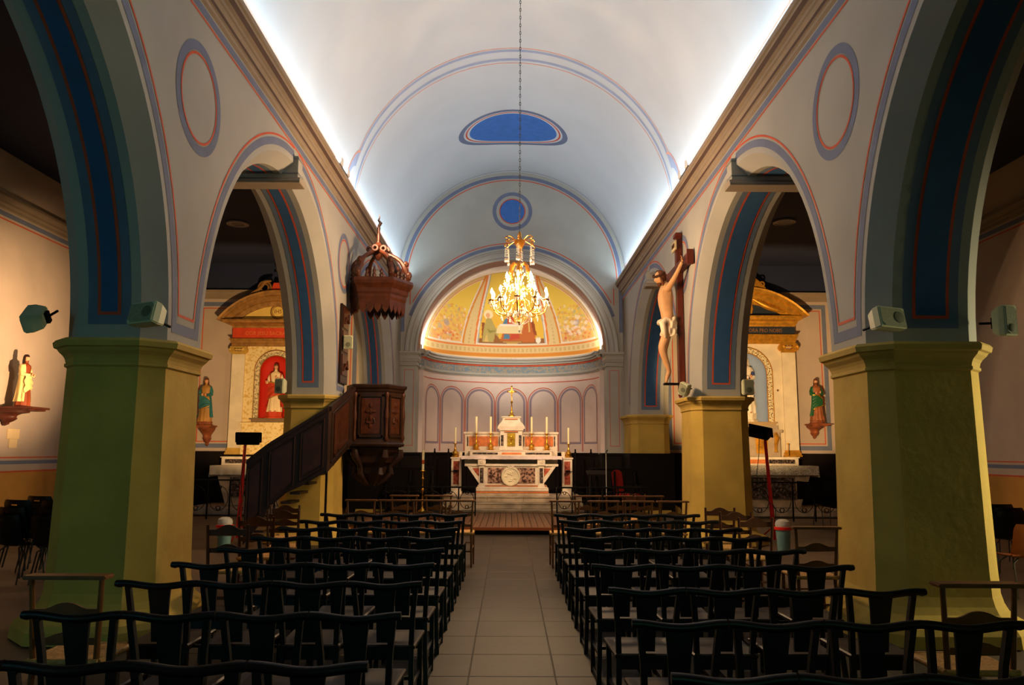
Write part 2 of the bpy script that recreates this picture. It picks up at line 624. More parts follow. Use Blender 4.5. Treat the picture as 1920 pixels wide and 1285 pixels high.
# archivolt mouldings
mb = MB([PL])
pr = [(0, 0), (0, .05), (.05, .06), (.07, .045), (.16, .045), (.18, .06), (.26, .06), (.28, .085), (.34, .09), (.36, 0)]
mb.loft([[((RP + a) * cos(pi * i / 60), YE - d, ZP + (RP + a) * sin(pi * i / 60)) for a, d in pr] for i in range(61)])
ar = struct(mb.build('archivolt', smooth=True, auto=20))
ar.parent = endw
fe = lambda x, z: (x, YE - .004, z)
b, r, g = MB([BLU]), MB([RED]), MB([mat('thin_brown_line', '#7c6a62', .8)])
for rr in (RP + .07, RP + .22):
    ribbon(g, arc(0, ZP, rr, 0, pi, 60), .012, lambda x, z: (x, YE - .066, z))
ribbon(b, arc(0, ZP, 3.125, radians(20), radians(160), 60), .10, fe)
ribbon(r, arc(0, ZP, 3.23, radians(27.0), radians(153.0), 60), .026, lambda x, z: (x, YE - .005, z))
for s in (-1, 1):
    ribbon(b, [(s * 3.15, ZP + .6), (s * 3.15, 6.5)], .10, fe)
    ribbon(r, [(s * 2.95, ZP + 1.4), (s * 2.95, 6.3)], .024, lambda x, z: (x, YE - .005, z))
ribbon(b, arc(0, ZV, RV - .15, .02, pi - .02, 60), .10, fe)
ribbon(r, arc(0, ZV, RV - .25, .02, pi - .02, 60), .026, lambda x, z: (x, YE - .005, z))
ribbon(b, arc(0, 8.6, .53, 0, 2 * pi, 48)[:-1], .11, fe, closed=True)
ribbon(r, arc(0, 8.6, .37, 0, 2 * pi, 48)[:-1], .03, fe, closed=True)
b.build('blue_painted_band', parent=endw)
r.build('red_painted_line', parent=endw)
g.build('brown_painted_line', parent=endw)
mb = MB([MBL])
mb.add([(0, YE - .004, 8.6)] + [(.36 * cos(2 * pi * i / 40), YE - .004, 8.6 + .36 * sin(2 * pi * i / 40)) for i in range(40)],
       [(0, 1 + i, 1 + (i + 1) % 40) for i in range(40)])
mb.build('blue_disc', parent=endw)
# impost capitals and pilasters of the arch
for s in (-1, 1):
    mb = MB([PL])
    for z0, z1, d in ((4.02, 4.06, .05), (4.06, 4.14, .025), (4.14, 4.2, .07), (4.2, 4.32, .09), (4.32, 4.36, .12), (4.36, 4.42, .15)):
        a_, b_ = sorted((s * (RP - d * .6), s * 3.2))
        mb.box(a_, b_, YE - .03 - d, YE + .65, z0, z1)
    a_, b_ = sorted((s * (RP + .0), s * 3.14))
    mb.box(a_, b_, YE - .03, YE + .01, 0, 4.03)
    struct(mb.build('pilaster', bevel=.006)).parent = endw
    rr = MB([RED])
    ribbon(rr, [(s * 2.80, 1.75), (s * 3.06, 1.75), (s * 3.06, 3.9), (s * 2.80, 3.9)], .014, lambda x, z: (x, YE - .034, z), closed=True)
    rr.build('red_painted_line', parent=endw)

# apse: cylinder, entablature, conch
AX, AY, AC = 2.6, 2.3, 23.15
AP = mat('apse_plaster', '#dccac1', .85, var=.04, vscale=2)
def ac(a, z, e=0):   # a: 0..pi from the right side round the back to the left
    return ((AX - e) * cos(a), AC + (AY - e) * sin(a), z)
mb = MB([AP])
mb.grid(lambda u, v: ac(pi * u, 4.6 * v), 64, 1)
for s in (-1, 1):
    mb.quad((s * AX, AC, 0), (s * RP, AC, 0), (s * RP, AC, 4.6), (s * AX, AC, 4.6))
apse = struct(mb.build('wall_apse', smooth=True, auto=50))
# entablature
ENT = [(3.98, 4.02, .03, PL), (4.02, 4.09, .06, PL), (4.09, 4.31, .025, None), (4.31, 4.36, .05, RED), (4.36, 4.42, .09, PL), (4.42, 4.50, .15, PL), (4.50, 4.55, .19, PL)]
FRZ = mat('blue_frieze_ornament', '#6f8796', .8, var=.0, vscale=14, col2='#a3947f', mix=(.40, .6))
mb = MB()
for z0, z1, d, M in ENT:
    mb.m(M or FRZ)
    path = [(-RP, YE + .3), (-RP, AC - .03)] + [(AX * cos(pi - pi * i / 64), AC + AY * sin(pi - pi * i / 64)) for i in range(65)] + [(RP, AC - .03), (RP, YE + .3)]
    def inset(p, d):
        x, y = p
        if y < AC:
            return (x - math.copysign(d, x), y)
        q = Vector((x, y - AC))
        return (x * (1 - d / AX), AC + (y - AC) * (1 - d / AY))
    inn = [inset(p, d) for p in path]
    n = len(path)
    mb.loft([[(*p, z0) for p in inn] + [(*p, z0) for p in reversed(path)], [(*p, z1) for p in inn] + [(*p, z1) for p in reversed(path)]], caps=False)
    for zz in (z0, z1):
        for i in range(n - 1):
            mb.quad((*inn[i], zz), (*inn[i + 1], zz), (*path[i + 1], zz), (*path[i], zz))
o = struct(mb.build('entablature'))
o.parent = apse
# arcade painted on the apse wall
b, r = MB([mat('mauve_band_paint', '#9a8a98', .8)]), MB([RED])
fa = lambda e: (lambda t, z: ac(pi / 2 - t / 2.45, z, e))
ribbon(r, [(-3.7 + 7.4 * i / 60, 3.79) for i in range(61)], .026, fa(.004))
PW = .985
for i in range(-3, 4):
    c = i * PW
    rr = PW / 2 - .02
    for MX, q, wd, e, zb in ((b, .075, .065, .004, 1.86), (r, .0, .024, .005, 1.6)):
        p = [(c + rr - q, zb)] + [(c + rr - q, zb + (3.14 - zb) * k / 3) for k in (1, 2)] + arc(c, 3.14, rr - q, 0, pi, 24) + [(c - rr + q, zb + (3.14 - zb) * k / 3) for k in (2, 1)] + [(c - rr + q, zb)]
        if MX is b:
            p = p + [(c - rr + q + (2 * rr - 2 * q) * k / 6, zb) for k in range(1, 6)]
        ribbon(MX, p, wd, fa(e), closed=(MX is b))
b.build('mauve_painted_band', parent=apse)
r.build('red_painted_line', parent=apse)

# conch with mural (paint colours per vertex on the real shell)
CA, CB, CC, CZ = 2.66, 2.3, 2.45, 4.55
rnd = random.Random(5)
C_ = {k: lin(v) for k, v in dict(cream='#e9dccb', tan='#cfb680', ochre='#c8812c', orange='#d2712a', gold='#d9ae3e', gold2='#e0c04e', white='#d9cdbd',
      brown='#8a5a2c', olive='#a89a58', olive2='#86803e', flesh='#d8a374', halo='#f0d6a8', chair='#8a4a22', cloth='#dccb9a', red='#b8452c', blue='#4c7a96',
      rust='#b5622c', rust2='#8c4420', pink='#d9905c', grey='#9aa098', leaf='#c8ab62', dot='#cf4a24', mauve='#8f8aa0', line='#bfa26c').items()}
BL = []
for sg in (-1, 1):
    for _ in range(230):
        tt = .21 + .42 * rnd.random() ** 1.3
        xx = sg * rnd.uniform(.60 - .1 * tt, sqrt(1 - tt * tt) - .04)
        BL.append((xx, tt, rnd.uniform(.005, .017), rnd.uniform(.005, .022), rnd.choice(['leaf', 'pink', 'cream', 'pink', 'grey', 'leaf', 'ochre'])))
    for _ in range(12):
        BL.append((sg * rnd.uniform(.62, .9), rnd.uniform(.22, .32), .012, .012, 'dot'))
    BL.append((sg * .76, .42, .03, .04, 'mauve'))
    BL.append((sg * .76, .34, .035, .035, 'pink'))
# angelic white shapes of the right-hand panel
for k in range(7):
    BL.append((.70 + .012 * k * (-1) ** k, .30 + .03 * k, .02, .02, 'cream'))
    BL.append((.80 + .014 * k * (-1) ** k, .29 + .028 * k, .018, .02, 'cream'))
SCN = [('r', -.44, .44, .19, .27, 'brown'), ('r', -.36, -.325, .25, .47, 'chair'),
       ('e', -.28, .565, .055, .055, 'halo'), ('e', -.285, .555, .026, .032, 'flesh'),
       ('p', [(-.36, .22), (-.335, .42), (-.30, .52), (-.245, .52), (-.20, .42), (-.17, .38), (-.15, .22)], 'olive'),
       ('p', [(-.30, .40), (-.25, .37), (-.18, .38), (-.16, .40), (-.20, .36), (-.27, .34)], 'olive2'),
       ('p', [(-.22, .22), (-.20, .33), (-.13, .25), (-.11, .22)], 'brown'), ('p', [(-.34, .22), (-.30, .34), (-.28, .22)], 'leaf'),
       ('p', [(-.14, .24), (.15, .24), (.12, .34), (-.11, .34)], 'rust'), ('p', [(-.10, .27), (-.02, .27), (-.03, .335), (-.09, .335)], 'blue'),
       ('p', [(-.03, .25), (.10, .28), (.09, .335), (.0, .33)], 'red'), ('p', [(-.19, .34), (.17, .34), (.15, .43), (-.17, .43)], 'cloth'),
       ('p', [(-.16, .43), (.14, .43), (.12, .455), (-.14, .455)], 'cream'), ('p', [(-.11, .455), (-.03, .455), (-.05, .54), (-.08, .52)], 'blue'),
       ('p', [(-.05, .455), (.04, .455), (.02, .54), (-.05, .58)], 'red'), ('e', -.03, .60, .022, .03, 'flesh'),
       ('p', [(.13, .22), (.12, .36), (.16, .50), (.21, .53), (.26, .50), (.30, .34), (.27, .22)], 'rust'),
       ('p', [(.22, .52), (.27, .48), (.31, .30), (.27, .33)], 'rust2'), ('p', [(.20, .50), (.215, .50), (.225, .36), (.205, .36)], 'leaf'),
       ('e', .19, .565, .026, .034, 'flesh'), ('e', .19, .595, .028, .016, 'brown'), ('e', .325, .25, .03, .04, 'cream'), ('e', .325, .295, .014, .014, 'leaf'),
       ('r', -.06, .08, .205, .215, 'gold'), ('r', -.10, .12, .225, .232, 'leaf')]
def inpoly(p, x, y):
    c = False
    j = len(p) - 1
    for i in range(len(p)):
        if (p[i][1] > y) != (p[j][1] > y) and x < (p[j][0] - p[i][0]) * (y - p[i][1]) / (p[j][1] - p[i][1]) + p[i][0]:
            c = not c
        j = i
    return c
def mural(nx, ny, t):
    if ny < .10:
        return C_['cream']
    if ny < .125:
        return C_['line']
    if t < .035:
        return C_['tan']
    if t < .075:
        return C_['ochre']
    X = abs(nx)
    xc = .44 - .19 * t * t
    xs = .60 - .33 * t ** 2.2
    if t < .19:
        if .165 < t < .18:
            return C_['orange']
        return C_['line'] if (int((nx + 2) * 40) % 2 and .10 < t < .14) else C_['tan']
    if X < xc:
        if X > xc - .02 or t < .205:
            return C_['white']
        if X > xc - .035 and t > .205 and X > xc - .03:
            return C_['grey']
        col = C_['gold'] if t < .6 else C_['gold2']
        for s in SCN:
            if s[0] == 'r' and s[1] < nx < s[2] and s[3] < t < s[4]:
                col = C_[s[5]]
            elif s[0] == 'e' and ((nx - s[1]) / s[3]) ** 2 + ((t - s[2]) / s[4]) ** 2 < 1:
                col = C_[s[5]]
            elif s[0] == 'p' and inpoly(s[1], nx, t):
                col = C_[s[2]]
        return col
    if X < xc + .020:
        return C_['orange']
    if X > xs - .020 and X < xs:
        return C_['ochre']
    if X < xs:
        return C_['line'] if (xc + .07 < X < xs - .06 and int(t * 45) % 2) else C_['tan']
    e = ny - .125
    if e < .03:
        return C_['ochre'] if e > .018 else C_['tan']
    if e < .075:
        return C_['tan']
    if e < .095:
        return C_['orange']
    if X < xs + .015 or e < .11 or t < .205:
        return C_['white']
    k_ = min(1, max(0, (t - .25) / .35))
    col = tuple(a * (1 - k_) + b * k_ for a, b in zip(lin('#d8a85c'), C_['gold2']))
    for b in BL:
        if ((nx - b[0]) / b[2]) ** 2 + ((t - b[1]) / b[3]) ** 2 < 1:
            col = tuple(.45 * c + .55 * d for c, d in zip(col, C_[b[4]]))
    return col
NU, NV = 340, 170
vs, cols = [], []
for j in range(NV + 1):
    for i in range(NU + 1):
        a, e = pi * i / NU, (pi / 2) * j / NV
        n = (cos(e) * cos(a), cos(e) * sin(a), sin(e))
        vs.append((CA * n[0], AC + CB * n[1], CZ + CC * n[2]))
        cols.append((*mural(*n), 1))
fs = [(j * (NU + 1) + i, j * (NU + 1) + i + 1, (j + 1) * (NU + 1) + i + 1, (j + 1) * (NU + 1) + i) for j in range(NV) for i in range(NU)]
me = D.meshes.new('conch')
me.from_pydata(vs, [], fs)
at = me.color_attributes.new('paint', 'FLOAT_COLOR', 'POINT')
at.data.foreach_set('color', [x for c in cols for x in c])
me.polygons.foreach_set('use_smooth', [True] * len(fs))
me.materials.append(vmat('mural_paint', .8))
conch = D.objects.new('painted_semidome', me)
COL.objects.link(conch)
struct(conch)

mb = MB([mat('conch_rim_plaster', '#e9dccb', .85)])
mb.grid(lambda u, v: ((RP * (1 - v) + CA * v) * cos(pi * u), AC + .002, (ZP + RP * sin(pi * u)) * (1 - v) + (CZ + CC * sin(pi * u)) * v), 64, 1)
o = struct(mb.build('conch_rim'))
o.parent = conch

# ------------------------------------------------------------------ floor with stone slabs
TILE = [mat('slab_stone_%d' % i, c, .55, var=.16, vscale=2.5, bump=.1, bscale=18) for i, c in enumerate(('#2c241b', '#282019', '#30281e'))]
mb = MB([GRND])
mb.quad((-XO, YB, -.012), (XO, YB, -.012), (XO, 26, -.012), (-XO, 26, -.012))
floor = struct(mb.build('floor'))
TS = .62
t0 = []
for i in range(3):
    q = MB([TILE[i]])
    h = TS / 2 - .003
    q.loft([[(-h, -h, -.011), (h, -h, -.011), (h, h, -.011), (-h, h, -.011)], [(-h, -h, -.002), (h, -h, -.002), (h, h, -.002), (-h, h, -.002)],
            [(-h + .004, -h + .004, 0), (h - .004, -h + .004, 0), (h - .004, h - .004, 0), (-h + .004, h - .004, 0)]])
    t0.append(q.build('stone_slab', parent=floor))
used = set()
for i in range(-5, 6):
    for j in range(23):
        k = rnd.randrange(3)
        if k in used:
            o = t0[k].copy()
            COL.objects.link(o)
        else:
            o = t0[k]
            used.add(k)
        o.location = (i * TS - .04, 1.9 + j * TS, 0)

# sanctuary platform with boards, marble steps
PLK = [mat('oiled_board_%d' % i, c, .5, var=.25, vscale=5, bump=.15, stretch=(1, .08, 1)) for i, c in enumerate(('#7a4e30', '#6d4429', '#855838'))]
NOS = mat('oak_nosing', '#8a4a26', .45, var=.15)
mb = MB([DWOOD])
mb.box(-3.19, 3.19, 15.72, 26, 0, .115)
plat = struct(mb.build('sanctuary_floor'))
nb = MB([NOS])
nb.box(-3.19, 3.19, 15.60, 15.72, .075, .14)
nb.build('nosing', parent=plat, bevel=.01)
bw = 6.38 / 50
pk = []
for k in range(3):
    q = MB([PLK[k]])
    q.box(-bw / 2 + .005, bw / 2 - .005, 15.72, 19.32, .115, .14)
    pk.append(q)
pobj = {}
for i in range(50):
    k = rnd.randrange(3)
    if k not in pobj:
        o = pobj[k] = pk[k].build('floor_board', parent=plat)
    else:
        o = pobj[k].copy()
        COL.objects.link(o)
    o.location = (-3.19 + bw * (i + .5), 0, 0)
MRB = mat('grey_veined_marble', '#b5a48c', .4, var=.28, vscale=3.5, bump=.04)
MRW = mat('white_marble', '#e0d3bd', .35, var=.10, vscale=6)
MRO = mat('orange_marble', '#cf7a44', .35, var=.18, vscale=9)
MRR = mat('red_marble', '#8e2a1c', .3, var=.3, vscale=14, col2='#c46a50')
MRM = mat('mottled_marble', '#4a2a26', .3, var=.2, vscale=16, col2='#c39a80', mix=(.42, .62))
MRD = mat('dark_green_marble', '#2c2624', .3, var=.2, vscale=18, col2='#8c7468', mix=(.45, .7))
GLD = mat('gilt_metal', '#e0a63a', .28, metal=.9, var=.1, vscale=20)
GIL = mat('gilded_wood', '#c9902f', .42, metal=.55, var=.22, vscale=9, bump=.25, bscale=30)
WAX = mat('candle_wax', '#efe3b4', .5, var=.03)
IRN = mat('wrought_iron', '#0c0b0c', .45, metal=.5, var=.2)
CLO = mat('altar_linen', '#e4d3cd', .85, var=.04, vscale=12, bump=.3, bscale=90)

st = D.objects.new('marble_steps', None)
COL.objects.link(st)
tag(st, 'three veined marble steps leading up to the high altar', 'steps')
x1s = (1.0, 1.0, 1.3)
for k, (z0, z1, y, xr) in enumerate(((.14, .205, 19.33, .98), (.205, .345, 19.63, .98), (.345, .485, 19.93, 1.16))):
    xs_ = [-1.75, -.95, -.35, .25, xr] if k < 2 else [-1.75, -.6, .3, 1.75]
    if k < 2:
        xs_ = xs_ + [1.75]
    for a, b2_ in zip(xs_, xs_[1:]):
        q = MB([MRB])
        q.box(a + .002, b2_ - .002, y, y + .7, z0 + .002, z1 - .03)
        q.box(a + .002, b2_ - .002, y - .025, 21.6, z1 - .03, z1)
        q.build('step_block', parent=st, bevel=.006)

# ------------------------------------------------------------------ high altar
AYF = 20.3
al = empty('high_altar', 'high altar of white and mottled marble with a round carved medallion', 'altar', (0, 0, 0))
q = MB()
q.m(MRB).box(-.92, .96, 20.22, 21.0, .485, .545)
q.m(MRO).box(-.90, .94, 20.25, 21.0, .545, .60)
q.m(MRW).loft([[(-.90, 20.24, z1), (.94, 20.24, z1), (.94, 21, z1), (-.90, 21, z1)] if d == 0 else [(-.90 + d, 20.24 + d, z1), (.94 - d, 20.24 + d, z1), (.94 - d, 21, z1), (-.90 + d, 21, z1)] for z1, d in ((.60, 0), (.68, .0), (.71, .04))])
q.m(MRO).box(-.86, .90, 20.28, 21, .71, .745)
q.build('plinth', parent=al, bevel=.006)
q = MB([MRW])
# tapered sarcophagus body
def trap(y0, zb, zt, wb, wt):
    return [[(-wb, y0, zb), (wb, y0, zb), (wb, 20.95, zb), (-wb, 20.95, zb)], [(-wt, y0, zt), (wt, y0, zt), (wt, 20.95, zt), (-wt, 20.95, zt)]]
q.loft(trap(20.34, .745, 1.24, .80, 1.12))
q.box(-1.19, 1.19, 20.30, 20.98, 1.22, 1.28)
# frame bars on the front
for sx in (-1, 1):
    q.loft([[(sx * .80, 20.31, .75), (sx * .72, 20.31, .75), (sx * .72, 20.35, .75), (sx * .80, 20.35, .75)], [(sx * 1.13, 20.31, 1.22), (sx * 1.03, 20.31, 1.22), (sx * 1.03, 20.35, 1.22), (sx * 1.13, 20.35, 1.22)]])
q.build('sarcophagus', parent=al, bevel=.005)
for sx in (-1, 1):
    q = MB([MRR])
    q.loft([[(sx * .70, 20.33, .80), (sx * .68, 20.33, .80), (sx * .68, 20.336, .80), (sx * .70, 20.336, .80)], [(sx * 1.0, 20.325, 1.17), (sx * .70, 20.325, 1.17), (sx * .70, 20.336, 1.17), (sx * 1.0, 20.336, 1.17)]])
    q.build('red_corner_panel', parent=al)
q = MB([MRM])
q.box(-.60, .60, 20.322, 20.36, .80, 1.18)
q.build('mottled_front_panel', parent=al)
for sx in (-1, 1):
    q = MB([MRW])
    q.box(sx * .755 - .085, sx * .755 + .085, 20.27, 20.36, .60, .76)
    q.box(sx * .755 - .07, sx * .755 + .07, 20.285, 20.36, .76, 1.24)
    q.box(sx * .755 - .10, sx * .755 + .10, 20.25, 20.36, 1.24, 1.42)
    p = q.build('pilaster', parent=al, bevel=.006)
    q = MB([MRD])
    q.box(sx * .755 - .045, sx * .755 + .045, 20.278, 20.286, .80, 1.18)
    q.build('dark_inlay', parent=p)
    q = MB([MRW])
    q.torus((sx * .755, 20.245, 1.335), .035, .016, 'y', 12, 6)
    q.ball((sx * .755, 20.245, 1.335), .02, 8, 6)
    q.build('rosette', parent=p, smooth=True)
q = MB([MRW])
q.box(-1.27, 1.27, 20.27, 21.1, 1.40, 1.47)
q.build('table_slab', parent=al, bevel=.008)
q = MB([mat('cream_marble_relief', '#e9dcb8', .4, var=.06, vscale=14)])
q.smooth = True
q.lathe([(.0, 0), (.235, 0), (.245, .02), (.235, .045), (.20, .05), (.19, .03), (.0, .03)], 40)
for k in range(14):
    a = rnd.uniform(0, 6.28)
    r_ = rnd.uniform(.02, .13)
    q.ball((r_ * cos(a), r_ * sin(a), .035), (rnd.uniform(.02, .05), rnd.uniform(.015, .04), .018), 8, 6)
o = q.build('medallion', parent=al, smooth=True)
o.rotation_euler = (pi / 2, 0, 0)
o.location = (-.02, 20.305, .97)
q = MB([MRW])
for k in range(-2, 3):
    q.ball((-.02 + k * .035, 20.27, 1.225 - abs(k) * .012), (.022, .02, .03), 8, 6)
q.build('crown_ornament', parent=al, smooth=True)
# gradine with inlays
q = MB([MRW])
q.box(-1.09, 1.06, 20.85, 21.3, 1.47, 1.60)
q.box(-1.12, 1.09, 20.83, 21.3, 1.60, 1.625)
g_ = q.build('gradine', parent=al, bevel=.006)
for a, b_, M in ((-1.02, -.36, MRD), (-.26, .26, MRO), (.36, 1.0, MRD)):
    q = MB([M])
    q.box(a, b_, 20.843, 20.86, 1.515, 1.565)
    q.build('inlay_strip', parent=g_)
# retable
q = MB([MRW])
q.box(-1.24, 1.22, 21.15, 21.45, 1.2, 2.05)
q.box(-1.27, 1.25, 21.12, 21.47, 2.05, 2.11)
rt_ = q.build('retable', parent=al, bevel=.006)
for sx, a, b_ in ((-1, -1.13, -.36), (1, .36, 1.11)):
    q = MB([MRO])
    q.box(a, b_, 21.135, 21.16, 1.73, 1.99)
    q.build('orange_panel', parent=rt_, bevel=.004)
    for xx in (a - .05, b_ + .02):
        q = MB([MRD])
        q.box(xx, xx + .03, 21.14, 21.16, 1.73, 1.99)
        q.build('dark_strip', parent=rt_)

tb = empty('tabernacle', 'white marble tabernacle with a small gilt door and curved roof', 'tabernacle', (0, 0, 0))
q = MB([MRW])
TX = -.01
q.box(TX - .31, TX + .31, 20.82, 21.13, 1.626, 1.70)
q.box(TX - .28, TX + .28, 20.86, 21.13, 1.70, 2.14)
q.box(TX - .32, TX + .32, 20.82, 21.13, 2.14, 2.18)
q.loft([[(TX - x, 21.02 - y, z), (TX + x, 21.02 - y, z), (TX + x, 21.02 + min(y, .11), z), (TX - x, 21.02 + min(y, .11), z)] for x, y, z in
        ((.36, .2, 2.18), (.36, .2, 2.22), (.35, .2, 2.25), (.31, .18, 2.31), (.26, .15, 2.36), (.23, .13, 2.42), (.23, .13, 2.47), (.26, .15, 2.48), (.26, .15, 2.51))])
b0 = q.build('body', parent=tb, bevel=.004)
for sx in (-1, 1):
    q = MB([MRW])
    q.box(TX + sx * .235 - .055, TX + sx * .235 + .055, 20.83, 20.87, 1.70, 2.12)
    pp = q.build('pilaster', parent=tb, bevel=.004)
    q = MB([MRD])
    q.box(TX + sx * .235 - .035, TX + sx * .235 + .035, 20.824, 20.832, 1.74, 2.02)
    q.build('dark_inlay', parent=pp)
q = MB([mat('dark_gilt_door', '#a88a2c', .35, metal=.8, var=.3, vscale=12)])
q.box(TX - .105, TX + .105, 20.835, 20.87, 1.73, 2.07)
dr = q.build('door', parent=tb, bevel=.004)
q = MB([GLD])
q.ball((TX, 20.83, 1.97), (.035, .012, .035), 12, 8)
q.lathe([(.03, 0), (.012, .02), (.01, .07), (.03, .09), (.035, .13), (.0, .13)], 10, (TX, 20.832, 1.79), sy=.4)
q.build('chalice_relief', parent=dr, smooth=True)
q = MB([MRO])
q.box(TX - .18, TX + .18, 20.815, 20.823, 2.10, 2.125)
q.build('inlay_strip', parent=tb)
q = MB([MRO])
q.box(TX - .17, TX + .17, 20.865, 20.872, 2.43, 2.45)
q.build('inlay_strip', parent=tb)

def cross_profile(q, c, h, wd, r, y):
    x, z = c
    q.box(x - r, x + r, y - r, y + r, z, z + h)
cr = empty('altar_crucifix', 'slender gilt crucifix standing on top of the tabernacle', 'crucifix', (0, 0, 0))
q = MB([GLD])
q.smooth = True
q.lathe([(.09, 2.51), (.085, 2.54), (.05, 2.57), (.035, 2.62), (.02, 2.66), (.028, 2.69), (.018, 2.72), (.014, 2.86), (.03, 2.88), (.035, 2.90), (.012, 2.93), (.012, 2.98)], 14, (0, 21.0, 0))
q.build('foot', parent=cr, smooth=True)
q = MB([GLD])
q.box(-.012, .012, 20.99, 21.01, 2.97, 3.30)
q.box(-.10, .10, 20.99, 21.01, 3.16, 3.185)
for x, z in ((-.105, 3.172), (.105, 3.172), (0, 3.31)):
    q.ball((x, 21, z), .024, 8, 6)
q.torus((0, 21, 3.172), .045, .006, 'y', 20, 6)
q.build('cross', parent=cr)
q = MB([GLD])
q.smooth = True
q.tube([(0, 20.975, 3.02), (0.003, 20.97, 3.08), (0, 20.972, 3.13), (0, 20.975, 3.155)], [.008, .016, .018, .008], 8)
for sx in (-1, 1):
    q.tube([(0, 20.975, 3.14), (sx * .04, 20.975, 3.155), (sx * .085, 20.978, 3.172)], .006, 6)
q.ball((0, 20.972, 3.175), .014, 8, 6)
q.build('corpus', parent=cr, smooth=True)

# linen cloth hanging over the table ends
q = MB([CLO])
path = [(-1.33, .78), (-1.325, 1.0), (-1.315, 1.3), (-1.30, 1.44), (-1.27, 1.475), (-.6, 1.478), (0, 1.479), (.6, 1.478), (1.27, 1.475), (1.30, 1.44), (1.315, 1.3), (1.325, 1.0), (1.33, .78)]
def cl(u, v):
    f = u * (len(path) - 1)
    i = min(int(f), len(path) - 2)
    k = f - i
    x = path[i][0] * (1 - k) + path[i + 1][0] * k
    z = path[i][1] * (1 - k) + path[i + 1][1] * k
    wob = .006 * sin(v * 22 + u * 9)
    return (x + (wob if z < 1.45 else 0), 20.235 + .6 * v, z + .004)
q.grid(cl, 48, 16)
def cl2(u, v):
    x = -1.29 + 2.58 * u
    return (x, 20.232 - .006 * sin(u * 60) * v - .002, 1.481 - .085 * v - .004 * sin(u * 90) * v)
q.grid(cl2, 90, 3)
cl_o = q.build('altar_cloth', smooth=True, auto=60)
tag(cl_o, 'white linen cloth draped over the high altar table', 'altar cloth')

# candles and candlesticks
def candlestick(name, x, y, z, h, label, clabel, ch, cr_, grp, cgrp):
    t = empty(name, label, 'candlestick', (x, y, z), group=grp)
    q = MB([GLD])
    q.smooth = True
    q.lathe([(.085, 0), (.085, .015), (.06, .03), (.065, .06), (.08, .10), (.06, .15), (.025, .18), (.035, .2), (.022, .23), (.018, h * .75), (.032, h * .78), (.02, h * .82), (.022, h * .93), (.06, h * .96), (.06, h)], 16)
    q.build('stem', parent=t, smooth=True)
    for k in range(3):
        q = MB([GLD])
        a = 2 * pi * k / 3 + pi / 6
        q.ball((.075 * cos(a), .075 * sin(a), .02), (.028, .028, .02), 8, 6)
        q.build('foot', parent=t, smooth=True)
    c = MB([WAX])
    c.smooth = True
    c.lathe([(cr_, 0), (cr_, ch - .008), (cr_ * .8, ch), (.004, ch - .002)], 16)
    c.m(IRN).lathe([(.004, ch - .002), (.003, ch + .02)], 6)
    co = c.build('candle', smooth=True, auto=50, loc=(x, y, z + h))
    tag(co, clabel, 'candle', cgrp)
    return t
where = ['outer one near the pulpit side of the retable', 'inner one beside the tabernacle, pulpit side', 'inner one beside the tabernacle, lectern side', 'outer one near the lectern side of the retable']
for i, x in enumerate((-.93, -.55, .53, .93)):
    candlestick('candlestick', x, 20.98, 1.626, .44, 'gilt altar candlestick, ' + where[i], 'tall white altar candle, ' + where[i], .44, .030, 'gilt candlesticks on the gradine', 'candles on the gradine')
# side pedestals
for sx, lab in ((-1, 'on the pulpit side of the high altar'), (1, 'on the lectern side of the high altar')):
    cx = -1.44 if sx < 0 else 1.46
    t = empty('altar_pedestal', 'white marble pedestal with red marble panel ' + lab, 'pedestal', (0, 0, 0), group='pedestals flanking the high altar')
    q = MB([MRW])
    q.box(cx - .13, cx + .13, 20.87, 21.11, .485, 1.40)
    q.box(cx - .155, cx + .155, 20.85, 21.11, 1.40, 1.44)
    q.box(cx - .15, cx + .15, 20.85, 21.11, .485, .56)
    q.build('body', parent=t, bevel=.006)
    q = MB([MRR])
    q.box(cx - .075, cx + .075, 20.863, 20.88, .74, 1.34)
    q.build('red_panel', parent=t)
    s_ = MB([IRN])
    s_.smooth = True
    s_.tube([(0, 0, 0), (0, -.08, -.01), (0, -.12, .02)], .012, 8)
    s_.lathe([(.0, 0), (.05, .0), (.075, .03), (.06, .045), (0, .04)], 14, (0, -.12, .01))
    s_.tube([(sx * .06, -.03, .02), (sx * .12, -.03, .02)], .01, 6)
    so_ = s_.build('wall_sconce', smooth=True, loc=(cx, 20.86, 1.06))
    tag(so_, 'small black iron sconce on the red panel ' + lab, 'sconce', 'iron sconces on the pedestals')
    candlestick('candlestick', cx + sx * .04, 20.96, 1.44, .36, 'gilt candlestick standing on the pedestal ' + lab, 'thin white candle on the pedestal ' + lab, .42, .025, 'candlesticks on the pedestals', 'candles on the pedestals')
    v = MB([mat('white_pot_glaze', '#e8dcc4', .3, var=.03)])
    v.smooth = True
    v.lathe([(.045, 0), (.05, .03), (.06, .12), (.07, .15), (.062, .15), (.05, .05), (0, .04)], 16)
    vo = v.build('flower_pot', smooth=True, loc=(cx - sx * .09, 21.03, 1.44))
    tag(vo, 'small white pot behind the candlestick ' + lab, 'pot', 'white pots on the pedestals')

